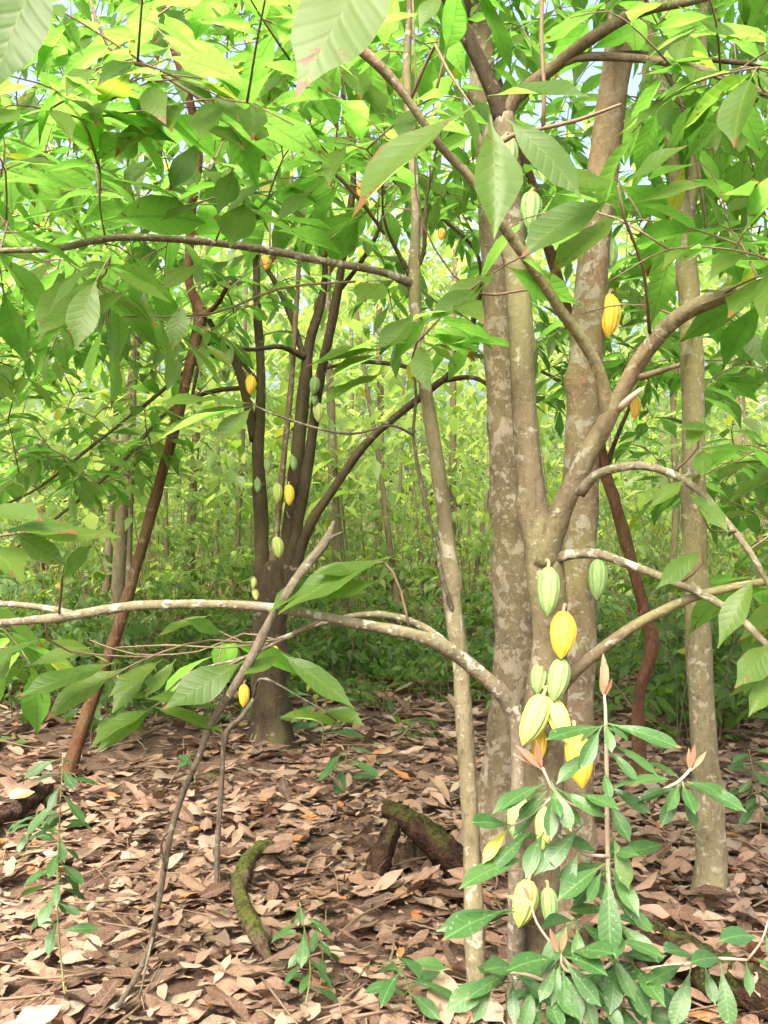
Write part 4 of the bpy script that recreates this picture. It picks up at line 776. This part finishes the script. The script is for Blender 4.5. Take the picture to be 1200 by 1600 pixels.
def shrub():
    r = thing('shrub', 'glossy green leafy shrub with reddish shoot tips growing in front of the pod-bearing trunk', 'shrub', Vector(((985-600)/FPX*2.85, 2.85, 0.0)))
    st = [[(985, 1750, 2.85, 15), (978, 1650, 2.85, 13), (970, 1560, 2.85, 11), (960, 1480, 2.85, 10), (952, 1400, 2.85, 9), (949, 1300, 2.84, 8), (948, 1200, 2.84, 7), (946, 1110, 2.83, 5), (944, 1085, 2.83, 4)],
          [(949, 1262, 2.84, 6), (985, 1252, 2.82, 6), (1030, 1236, 2.8, 5), (1062, 1220, 2.78, 5), (1080, 1200, 2.77, 4)], [(950, 1338, 2.84, 6), (915, 1334, 2.82, 5), (890, 1318, 2.8, 5), (872, 1305, 2.79, 4)], [(949, 1275, 2.84, 5), (905, 1262, 2.82, 5), (868, 1240, 2.8, 5), (848, 1200, 2.78, 4)],
          [(962, 1500, 2.85, 7), (930, 1520, 2.8, 6), (882, 1515, 2.76, 6), (876, 1490, 2.75, 4)], [(972, 1590, 2.85, 8), (930, 1570, 2.78, 6), (850, 1532, 2.74, 6), (800, 1520, 2.72, 5), (760, 1535, 2.7, 4)], [(965, 1530, 2.85, 7), (1005, 1515, 2.83, 6), (1070, 1507, 2.8, 6), (1120, 1498, 2.78, 5), (1168, 1500, 2.76, 4)],
          [(900, 1520, 2.78, 5), (862, 1475, 2.78, 4), (838, 1440, 2.77, 4), (828, 1405, 2.76, 3)], [(868, 1240, 2.8, 4), (835, 1270, 2.78, 4), (800, 1290, 2.76, 4), (770, 1285, 2.75, 3)], [(1168, 1500, 2.76, 4), (1190, 1470, 2.75, 3), (1200, 1440, 2.74, 3)],
          [(890, 1318, 2.8, 4), (845, 1345, 2.78, 4), (800, 1360, 2.76, 3), (740, 1352, 2.74, 3)]]
    for i, q in enumerate(st): limb(r, 'stem' if i == 0 else 'branch', q, M['shoot'], 8, 0.03, 0.05)
    H = hero([(946, 1128, 2.8, 956, 1168, 2.72, 0.95), (948, 1130, 2.82, 1062, 1158, 2.72, 0.55), (944, 1135, 2.82, 862, 1140, 2.7, 0.4), (940, 1135, 2.8, 905, 1200, 2.72, 0.8), (952, 1160, 2.82, 1030, 1200, 2.74, 0.4), (950, 1170, 2.8, 995, 1215, 2.72, 0.7), (945, 1205, 2.8, 950, 1242, 2.72, 0.9),
              (948, 1225, 2.82, 1015, 1268, 2.74, 0.75), (930, 1170, 2.8, 868, 1212, 2.72, 0.5), (950, 1250, 2.8, 985, 1315, 2.74, 0.85), (940, 1240, 2.8, 1005, 1205, 2.7, 0.3),
              (1066, 1222, 2.77, 1088, 1290, 2.7, 0.85), (1076, 1222, 2.77, 1168, 1258, 2.68, 0.6), (1060, 1225, 2.78, 1040, 1290, 2.72, 0.8), (1055, 1220, 2.78, 995, 1205, 2.68, 0.35), (1062, 1225, 2.78, 1045, 1262, 2.7, 0.8), (1070, 1220, 2.77, 1130, 1225, 2.62, 0.35),
              (862, 1222, 2.78, 892, 1292, 2.68, 0.85), (870, 1232, 2.79, 942, 1272, 2.7, 0.75), (852, 1225, 2.78, 770, 1252, 2.68, 0.35), (850, 1228, 2.78, 785, 1240, 2.64, 0.35), (855, 1235, 2.78, 815, 1275, 2.7, 0.7), (862, 1240, 2.78, 858, 1312, 2.7, 0.8), (900, 1240, 2.8, 960, 1250, 2.66, 0.4),
              (800, 1290, 2.76, 735, 1278, 2.66, 0.5), (798, 1292, 2.76, 752, 1335, 2.68, 0.55), (828, 1300, 2.77, 770, 1352, 2.68, 0.55), (830, 1340, 2.77, 718, 1358, 2.62, 0.3), (870, 1310, 2.78, 838, 1362, 2.7, 0.7), (910, 1290, 2.8, 848, 1352, 2.7, 0.4), (905, 1330, 2.8, 878, 1390, 2.72, 0.7),
              (955, 1300, 2.8, 990, 1385, 2.72, 0.85), (950, 1355, 2.78, 952, 1500, 2.66, 0.9), (960, 1365, 2.8, 1000, 1440, 2.72, 0.8), (955, 1400, 2.8, 1022, 1455, 2.72, 0.65), (945, 1350, 2.8, 868, 1400, 2.7, 0.35), (940, 1360, 2.8, 925, 1400, 2.7, 0.9), (952, 1330, 2.82, 985, 1330, 2.7, 0.8),
              (800, 1420, 2.74, 695, 1445, 2.6, 0.35), (802, 1425, 2.74, 690, 1440, 2.64, 0.7), (880, 1500, 2.74, 935, 1565, 2.62, 0.9), (875, 1500, 2.75, 800, 1490, 2.62, 0.4), (878, 1495, 2.75, 942, 1500, 2.62, 0.5), (870, 1505, 2.75, 848, 1560, 2.66, 0.7), (880, 1510, 2.76, 885, 1580, 2.66, 0.8), (888, 1490, 2.76, 950, 1470, 2.62, 0.4),
              (900, 1520, 2.76, 930, 1610, 2.66, 0.85), (950, 1480, 2.8, 992, 1560, 2.7, 0.8), (960, 1500, 2.8, 1022, 1590, 2.7, 0.7), (965, 1440, 2.8, 1028, 1500, 2.7, 0.7), (955, 1470, 2.8, 1022, 1470, 2.65, 0.5), (930, 1540, 2.78, 975, 1610, 2.68, 0.8), (860, 1530, 2.74, 870, 1625, 2.64, 0.85), (835, 1530, 2.73, 820, 1610, 2.64, 0.8), (800, 1520, 2.72, 730, 1545, 2.62, 0.45),
              (790, 1522, 2.72, 700, 1570, 2.6, 0.5), (770, 1530, 2.7, 742, 1595, 2.62, 0.7), (810, 1515, 2.72, 765, 1500, 2.6, 0.5),
              (1080, 1510, 2.8, 1058, 1605, 2.7, 0.85), (1125, 1502, 2.78, 1142, 1605, 2.68, 0.9), (1100, 1505, 2.78, 1118, 1565, 2.7, 0.7), (1070, 1505, 2.8, 1020, 1530, 2.7, 0.5), (1130, 1500, 2.78, 1090, 1485, 2.66, 0.5), (1165, 1500, 2.76, 1175, 1550, 2.68, 0.8), (1175, 1495, 2.76, 1230, 1520, 2.66, 0.5), (1190, 1470, 2.75, 1140, 1440, 2.62, 0.4), (1196, 1460, 2.74, 1210, 1500, 2.66, 0.7), (1090, 1500, 2.79, 1050, 1465, 2.66, 0.3)])
    B, D, N, LL = [], [], [], []
    for (x, y, d, n, L) in [(946, 1128, 2.83, 4, 0.10), (1066, 1220, 2.78, 4, 0.11), (860, 1232, 2.79, 5, 0.13), (876, 1502, 2.76, 6, 0.14), (950, 1345, 2.84, 5, 0.15), (962, 1490, 2.84, 6, 0.16), (975, 1600, 2.85, 6, 0.16), (800, 1522, 2.72, 5, 0.12), (905, 1560, 2.78, 6, 0.15), (1010, 1620, 2.8, 5, 0.15), (955, 1420, 2.84, 5, 0.17), (930, 1525, 2.8, 6, 0.16), (850, 1540, 2.74, 6, 0.15), (965, 1560, 2.84, 6, 0.17), (870, 1600, 2.74, 6, 0.16), (940, 1620, 2.78, 6, 0.17), (900, 1430, 2.8, 5, 0.15), (985, 1500, 2.82, 5, 0.16), (850, 1300, 2.8, 4, 0.13)]:
        b, d_, n_, l_ = whorl(P(x, y, d), (random.gauss(0, .2), -0.25, 1), n, L); B += b; D += d_; N += n_; LL += l_
    Ms = np.concatenate([H, leaf_mats(np.array(B), np.array(D), np.array(N), np.array(LL))])
    dress(r, Ms, 'shrub', 300)
    Y = hero([(944, 1088, 2.83, 946, 1022, 2.8, 0.8), (944, 1090, 2.83, 935, 1055, 2.8, 0.8), (945, 1090, 2.83, 956, 1058, 2.8, 0.8), (1078, 1205, 2.77, 1085, 1162, 2.74, 0.8), (1080, 1205, 2.77, 1105, 1172, 2.74, 0.7), (1076, 1204, 2.77, 1078, 1170, 2.75, 0.8), (848, 1202, 2.78, 798, 1182, 2.74, 0.4), (848, 1205, 2.78, 810, 1162, 2.74, 0.6), (848, 1203, 2.78, 834, 1155, 2.75, 0.6),
              (830, 1412, 2.76, 786, 1402, 2.72, 0.5), (830, 1412, 2.76, 818, 1382, 2.74, 0.7), (874, 1494, 2.75, 856, 1450, 2.72, 0.7), (876, 1494, 2.75, 884, 1448, 2.72, 0.8)])
    dress(r, Y, 'young', 300, part='young_leaf')
shrub()

# ------------------------------------------------------------------ dead wood
def dead(name, label, cat, rows, mat, sides=12, bumpy=0.12, extra=(), world=False, knots=6):
    pts, rad = px_path(rows)
    r = thing(name, label, cat, Vector(pts[-1])); limb(r, 'stem', rows, mat, max(18, sides), 0.018, bumpy, knots=knots, rough=0.16 if cat in ('log', 'root', 'branch') else 0.05)
    for e in extra: limb(r, 'twig', e, mat, 8, 0.03, 0.1)
    return r
dead('dead_stick', 'long bare grey stick leaning from the litter against the low limb', 'stick',
     [(522, 815, 3.05, 6), (506, 850, 3.02, 14), (470, 895, 2.98, 15), (440, 940, 2.95, 15), (415, 985, 2.93, 15), (395, 1025, 2.93, 14), (365, 1075, 2.95, 13), (330, 1130, 2.98, 11), (312, 1180, 3.02, 10), (290, 1230, 3.06, 9), (270, 1290, 3.1, 9), (258, 1350, 3.15, 9), (246, 1420, 3.2, 9), (234, 1480, 3.27, 9), (208, 1535, 3.33, 8), (165, 1600, 3.37, 7)], M['bark_stick'],
     extra=[[(505, 852, 3.02, 7), (520, 838, 3.03, 5), (534, 832, 3.04, 4)], [(258, 1360, 3.15, 5), (252, 1320, 3.1, 4), (262, 1300, 3.05, 3)], [(240, 1460, 3.25, 5), (230, 1500, 3.2, 4), (218, 1560, 3.2, 3)]], knots=16)
dead('dead_stick', 'short thin tan stick standing upright in the litter before the many-stemmed tree', 'stick',
     [(400, 1085, 4.6, 6), (378, 1120, 4.58, 8), (352, 1150, 4.55, 8), (346, 1230, 4.52, 8), (340, 1320, 4.5, 8), (338, 1405, 4.46, 7)], M['bark_stick'], extra=[[(395, 1092, 4.6, 5), (410, 1060, 4.5, 4), (470, 1090, 4.45, 3), (520, 1118, 4.4, 3)]])
dead('fallen_branch', 'moss-covered crooked root curving over the leaf litter', 'root',
     [(450, 1338, 4.95, 10), (418, 1324, 4.84, 21), (394, 1336, 4.72, 24), (378, 1366, 4.48, 24), (373, 1392, 4.28, 24), (385, 1428, 4.05, 27), (403, 1466, 3.84, 25), (420, 1500, 3.74, 14)], M['mossy_root'], 14, 0.14)
dead('fallen_log', 'dark mossy log lying in the lower corner under the shrub', 'log',
     LOGS['corner'], M['mossy'], 18, 0.12, knots=14)
dead('fallen_log', 'litter-strewn brown log lying behind the lone grey-green trunk', 'log',
     LOGS['behind'], M['rotten'], 16, 0.12)
dead('fallen_log', 'weathered log end poking in at the edge beside the leaning red trunk', 'log',
     LOGS['edge'], M['rotten'], 16, 0.12)
for nm, lb_, rw in [('fallen_branch', 'dark fallen branch lying across the litter under the yellow hanging pod', [(255, 1180, 7.0, 16), (330, 1172, 7.1, 20), (400, 1160, 7.3, 16)]),
                    ('fallen_branch', 'dark fallen branch behind the foot of the many-stemmed tree', [(470, 1140, 7.9, 12), (540, 1148, 7.8, 16), (600, 1152, 7.75, 10)]),
                    ('fallen_branch', 'rotting branch at the edge of the undergrowth, ending near the slender pale trunk', [(520, 1098, 9.0, 16), (580, 1108, 8.8, 20), (640, 1112, 8.7, 16), (690, 1106, 8.8, 10)]),
                    ('fallen_branch', 'low dark branch half buried in litter before the mossy stump', [(500, 1290, 5.55, 12), (560, 1296, 5.5, 18), (610, 1290, 5.55, 10)]),
                    ('fallen_branch', 'long dark branch on the ground at the far edge below the leaning red trunk', [(-60, 1170, 7.3, 14), (40, 1140, 7.9, 18), (120, 1112, 8.5, 14)]),
                    ('fallen_branch', 'rotting pole lying beyond the charred red trunk', [(960, 1120, 8.6, 16), (1060, 1128, 8.4, 22), (1180, 1140, 8.2, 22), (1280, 1150, 8.0, 18)])]:
    dead(nm, lb_, 'branch', rw, M['rotten'], 12, 0.16)

def stump():
    r = thing('rotten_stump', 'rotten hollow stump with a mossy slanting slab beside the slender pale trunk', 'stump', base_at(655, 4.55))
    def slab(name, rows, thick, mat):
        pts, rad = px_path(rows); c, rr = spline(pts, rad, 0.03); t = norm(np.gradient(c, axis=0)); V, ns = [], 22; th = np.arange(ns)/ns*2*np.pi
        for i in range(len(c)):
            dep = np.array([0.15, 1.0, 0.1]); dep = norm(dep-np.dot(dep, t[i])*t[i]); u = np.cross(t[i], dep)
            w = rr[i]*(1+0.22*nz(np.cos(th)*2+i*0.33, np.sin(th)*2+i*0.21, 3.3)+np.random.RandomState(i).uniform(-.24, .24, ns)); V.append(c[i]+u*(np.cos(th)*w)[:, None]+dep*(np.sin(th)*thick*(1+0.2*nz(np.sin(th)*3, np.cos(th)+i*0.4, 1.1)))[:, None])
        n = len(c); V = np.vstack(V); i0 = np.arange(n-1)[:, None]*ns; j = np.arange(ns)[None]; j1 = (j+1) % ns
        F = np.stack([i0+j, i0+j1, i0+ns+j1, i0+ns+j], -1).reshape(-1, 4); a = len(V); V = np.vstack([V, c[0]-t[0]*0.01, c[-1]+t[-1]*0.02]); jj = np.arange(0, ns, 2); e = (n-1)*ns
        F = np.vstack([F, np.stack([(jj+1) % ns, jj, np.full(len(jj), a), (jj+2) % ns], -1), np.stack([e+jj, e+(jj+1) % ns, e+(jj+2) % ns, np.full(len(jj), a+1)], -1)])
        o = bpy.data.objects.new(name, mesh_np(name, V-np.array(r.location), F, mat)); link(o, r)
    slab('shell', [(745, 1395, 4.6, 56), (710, 1345, 4.62, 46), (668, 1305, 4.65, 42), (630, 1276, 4.68, 30), (602, 1262, 4.7, 20)], 0.055, M['mossy'])
    slab('shell', [(578, 1385, 4.55, 34), (594, 1345, 4.6, 34), (610, 1302, 4.66, 24), (620, 1272, 4.7, 12)], 0.06, M['mossy'])
    slab('back', [(600, 1420, 4.85, 60), (640, 1370, 4.86, 90), (680, 1370, 4.86, 90), (740, 1400, 4.86, 70)], 0.06, M['rotten'])
stump()

# ------------------------------------------------------------------ seedlings on the litter
def seedling(label, base_px, base_py, top, n, L, lean=0.0, group='seedlings on the litter', droop=(0.2, 1.0)):
    d = EYE*FPX/(base_py-800); a = P(base_px, base_py, d); b = P(top[0], top[1], d-0.05)
    r = thing('seedling', label, 'seedling', Vector(a), group)
    mid = (a+b)/2+np.array([0.02, 0, 0]); pts = np.array([a-np.array([0, 0, 0.03]), a*0.6+b*0.4+np.array([random.choice((-1, 1))*random.uniform(.03, .055)*min(1, np.linalg.norm(b-a)*2), 0.02, 0]), b])
    V, F = tube(pts, np.array([0.0035, 0.003, 0.0018]), 6, 0.04, 0.03); o = bpy.data.objects.new('stem', mesh_np('stem', V-a, F, M['green_stem'])); link(o, r)
    B, D, N, LL = [], [], [], []
    for i in range(n):
        t = 0.30+0.70*(i+0.5)/n; p = np.array([np.interp(t, [0, 0.4, 1], pts[:, k]) for k in range(3)]); an = i*2.4+random.uniform(-.4, .4)
        B.append(p); D.append(np.array([math.cos(an), math.sin(an)*0.8, random.uniform(0.1, 0.4)-random.uniform(*droop)*0.8])); N.append(np.array([random.gauss(0, .3), random.gauss(-0.4, .3), 1])); LL.append(L*random.uniform(0.65, 1.15))
    dress(r, leaf_mats(np.array(B), np.array(D), np.array(N), np.array(LL)), 'shrub', 300)
seedling('tall thin seedling with narrow leaves standing in the litter at the lower corner', 105, 1575, (98, 1180), 34, 0.135, droop=(0.2, 1.2))
seedling('small seedling with upright leaves at the bottom edge between mossy root and slender trunk', 465, 1600, (468, 1410), 16, 0.11)
seedling('low seedling with drooping leaves near the foot of the mossy root', 492, 1560, (496, 1440), 8, 0.09)
seedling('bushy seedling with dark leaves at the foot of the slender pale trunk', 640, 1610, (620, 1490), 11, 0.17, droop=(0.0, 0.5))
seedling('seedling with rounded yellow-green leaves on the litter beside the many-stemmed trunk', 545, 1240, (545, 1165), 9, 0.24, droop=(0.0, 0.7))
seedling('lone broad-leaved seedling just below the leaning grey stick', 300, 1235, (292, 1172), 4, 0.16, droop=(0.0, 0.5))
seedling('seedling at the foot of the many-stemmed trunk with spreading pale leaves', 500, 1175, (490, 1085), 10, 0.27, droop=(0.0, 0.5))
seedling('small leafy seedling beside the leaning red trunk base', 40, 1330, (60, 1265), 9, 0.13)
seedling('leafy seedling standing at the right edge beyond the lone grey-green trunk', 1185, 1330, (1170, 1170), 22, 0.15)

# ------------------------------------------------------------------ background trees and undergrowth
def far_tree(label, px, d, w, lean, top_py, crown_n, cz, spread, mat, group='thin trees behind the clearing'):
    x = (px-600)/FPX*d; base = Vector((x, d, float(gz(x, d)))); r = thing('forest_tree', label, 'tree', base, group)
    zt = EYE-(top_py-800)/FPX*d; rad = w*0.5*d/FPX; n = 6; pts = []
    for i in range(n):
        t = i/(n-1); pts.append((x+lean*t+random.gauss(0, 0.02)*(i > 0), d+random.gauss(0, 0.03)*(i > 0), base.z-0.15+(zt-base.z)*t))
    pts = np.array(pts); limb(r, 'trunk', (pts, np.linspace(rad*1.25, rad*0.55, n)), mat, 10, 0.15, 0.10, world=True)
    B, D, N, LL = [], [], [], []
    for _ in range(crown_n):
        t = random.random(); c = np.array([np.interp(0.45+0.55*t, np.linspace(0, 1, n), pts[:, k]) for k in range(3)])
        c = c+np.array([random.gauss(0, spread), random.gauss(0, spread), random.gauss(0, cz)])
        if c[2] < 1.7: c[2] = 1.7+random.random()
        for _ in range(7):
            a = random.uniform(0, 6.28); B.append(c+np.array([random.gauss(0, .16), random.gauss(0, .16), random.gauss(0, .08)])); D.append((math.cos(a), math.sin(a), -random.uniform(0.0, 0.9))); N.append((random.gauss(0, .3), random.gauss(0, .3), 1)); LL.append(random.uniform(0.16, 0.30))
    Ms = leaf_mats(np.array(B), np.array(D), np.array(N), np.array(LL)); o = joined('crown', 'under', 'lo', Ms, base); link(o, r); o['kind'] = 'stuff'
for a in [('pale trunk with peeling bark standing beside the leaning red trunk', 178, 9.6, 20, 0.25, 350, 60, .6, .8, M['bark_far']), ('very thin pale pole just beside the peeling trunk', 190, 9.2, 9, 0.12, 500, 25, .5, .6, M['bark_far']),
          ('thin pale pole leaning at the edge of the peeling trunk, wide of the others', 158, 11.5, 12, 0.3, 300, 50, .7, .9, M['bark_far']), ('slim straight trunk seen between the leaning red trunk and the many-stemmed tree', 298, 13.0, 13, 0.2, 200, 60, .9, 1.2, M['bark_far']),
          ('slim trunk in the bright gap just past the many stems', 527, 10.8, 16, -0.1, 300, 50, .7, .9, M['bark_far']), ('faint thin trunk in the middle of the bright gap', 585, 15.0, 11, 0.2, 150, 80, 1.1, 1.4, M['bark_far']),
          ('thin bent trunk seen just beside the slender pale trunk', 640, 11.0, 10, -0.55, 450, 40, .6, .9, M['bark_far']), ('thin trunk between the slender trunk and the mottled one', 700, 13.5, 12, 0.15, 200, 70, 1.0, 1.2, M['bark_far']),
          ('slim trunk glimpsed behind the charred red trunk', 1050, 10.0, 11, 0.1, 300, 60, .8, 1.1, M['bark_far']), ('thin trunk at the far edge behind drooping leaves', 1165, 12.0, 16, -0.2, 200, 80, 1.0, 1.3, M['bark_far']),
          ('thin trunk at the outer edge behind the drooping canopy', 55, 13.0, 15, 0.2, 200, 80, 1.0, 1.3, M['bark_far']), ('slim trunk directly behind the fan of stems', 445, 14.5, 12, 0.1, 150, 80, 1.0, 1.4, M['bark_far']),
          ('faint thin pole just beside the outermost stem of the fan', 365, 12.2, 8, 0.15, 350, 40, .8, 1.0, M['bark_far']), ('tiny pole seen beyond the long limb', 665, 16.0, 10, -0.1, 250, 60, 1.0, 1.3, M['bark_far'])]:
    far_tree(*a)

for px_, lb_ in ((225, 'thin pale sapling stem in the thicket just past the leaning red trunk'), (262, 'thin pale sapling stem between the leaning red trunk and the fan of stems'), (340, 'thin pale sapling stem just before the outermost dark stem of the fan'), (548, 'thin pale sapling stem under the long rising limb of the many-stemmed tree'),
                 (570, 'thin pale sapling stem in the middle of the bright gap, close to another'), (612, 'thin pale sapling stem crossing behind the end of the leaning grey stick'), (668, 'thin pale sapling stem hugging the near side of the slender spotted trunk'), (730, 'thin pale sapling stem beside the mottled trunk'),
                 (985, 'thin pale sapling stem behind the kinked red trunk'), (1030, 'thin pale sapling stem between the kinked red trunk and the lone trunk'), (1140, 'thin pale sapling stem past the lone grey-green trunk'), (1180, 'thin pale sapling stem at the picture edge past the lone trunk')):
    random.seed(px_); far_tree(lb_, px_, random.uniform(10.8, 15.5), random.uniform(4.5, 8), random.uniform(-0.5, 0.5), random.uniform(250, 480), 16, .5, .6, M['bark_pole'], 'sapling stems in the thicket')

def undergrowth():
    random.seed(5); B, D, N, LL, paths = [], [], [], [], []
    def bush(x, y, h, w, n, L):
        z0 = float(gz(x, y)); k = 1 if random.random() < 0.6 else 2
        stems = [(random.gauss(0, w*0.8), random.gauss(0, w*0.6)) for _ in range(k)]
        for sx_, sy_ in stems:
            paths.append((np.array([[x, y, z0-0.05], [x+sx_*0.3+random.gauss(0, .05), y+sy_*0.3, z0+h*0.5], [x+sx_, y+sy_, z0+h]]), np.array([0.009, 0.006, 0.003])*random.uniform(0.4, 1.1)))
        for _ in range(max(2, n//8)):                    # sprays of hanging leaves along the stems
            sx_, sy_ = random.choice(stems); t = random.random()**0.75
            c = np.array((x+sx_*t*t+random.gauss(0, w*0.45), y+sy_*t*t+random.gauss(0, w*0.45), z0+0.06+h*t*random.uniform(0.85, 1.12)))
            a0 = random.uniform(0, 6.28); ax = np.array([math.cos(a0), math.sin(a0), random.uniform(-0.3, 0.2)])
            for q in range(8):
                a = a0+random.uniform(-1.3, 1.3); B.append(c+ax*(q-3)*L*0.42+np.array([0, 0, random.gauss(0, L*0.12)])); D.append((math.cos(a), math.sin(a), -random.uniform(-0.1, 1.1)))
                N.append((random.gauss(0, .45), random.gauss(-.45, .45), 1)); LL.append(L*random.uniform(0.65, 1.25))
    def strip(n, y0, y1, h0, h1, leaves, L, w=0.35):
        for _ in range(n):
            y = random.uniform(y0, y1); x = random.uniform(-1, 1)*(0.40*y+1.5); h = random.uniform(h0, h1)
            bush(x, y, h, w*random.uniform(0.7, 1.4), int(leaves*random.uniform(0.6, 1.4)), L)
    def fringe():
        for _ in range(90):
            y = random.uniform(7.0, 10.2); s = random.choice((-1, 1)); x = s*(0.235*y+random.uniform(0, 1.9)); bush(x, y, random.uniform(0.4, 1.4), 0.3, 60, 0.13)
    def scatter():
        for _ in range(95):
            y = 7.4+random.random()**0.6*2.3; x = random.uniform(-1, 1)*(0.38*y+0.5)
            if abs(x+0.75) < 0.45 and y < 8: continue
            bush(x, y, random.uniform(0.08, 0.45), 0.16, random.randint(12, 36), 0.11)
    def flush(name, mat, label):
        Ms = leaf_mats(np.array(B), np.array(D), np.array(N), np.array(LL))
        o = joined(name, 'under', 'lo', Ms, (0, 0, 0), mat); C.objects.link(o); o['kind'] = 'stuff'; o['label'] = label; o['category'] = 'undergrowth'
        s = thin_tubes('stems', paths, M['twig'], (0, 0, 0), 4); link(s, o); s['kind'] = 'stuff'
        for q in (B, D, N, LL, paths): q.clear()
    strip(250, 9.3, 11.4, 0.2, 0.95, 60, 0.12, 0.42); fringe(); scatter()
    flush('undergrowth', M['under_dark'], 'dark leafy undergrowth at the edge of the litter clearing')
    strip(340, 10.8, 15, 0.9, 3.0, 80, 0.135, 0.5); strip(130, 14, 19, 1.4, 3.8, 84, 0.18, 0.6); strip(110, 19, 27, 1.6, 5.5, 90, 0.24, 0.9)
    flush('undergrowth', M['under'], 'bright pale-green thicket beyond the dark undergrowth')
undergrowth()

def far_forest():
    n = 42000; y = RNG.uniform(19, 48, n); x = RNG.uniform(-1, 1, n)*(0.40*y+3); cl = nz(x*0.35, y*0.3, 2.0)
    top = 7.0+0.22*(y-19)+3.0*cl; z = gz(x, y)+RNG.random(n)**0.9*top
    keep = nz(x*0.9+z*0.5, z*0.9+y*0.2, 5.0) > -0.25; x, y, z = x[keep], y[keep], z[keep]; m = len(x); a = RNG.uniform(0, 6.28, m)
    D = np.stack([np.cos(a), np.sin(a), -RNG.uniform(0, 1, m)], -1); N = np.stack([RNG.normal(0, .4, m), RNG.normal(-.2, .4, m), np.ones(m)], -1)
    o = joined('forest', 'under', 'lo', leaf_mats(np.stack([x, y, z], -1), D, N, RNG.uniform(0.3, 0.55, m)), (0, 0, 0)); C.objects.link(o)
    o['kind'] = 'stuff'; o['label'] = 'bright far forest foliage closing the view'; o['category'] = 'forest'
far_forest()
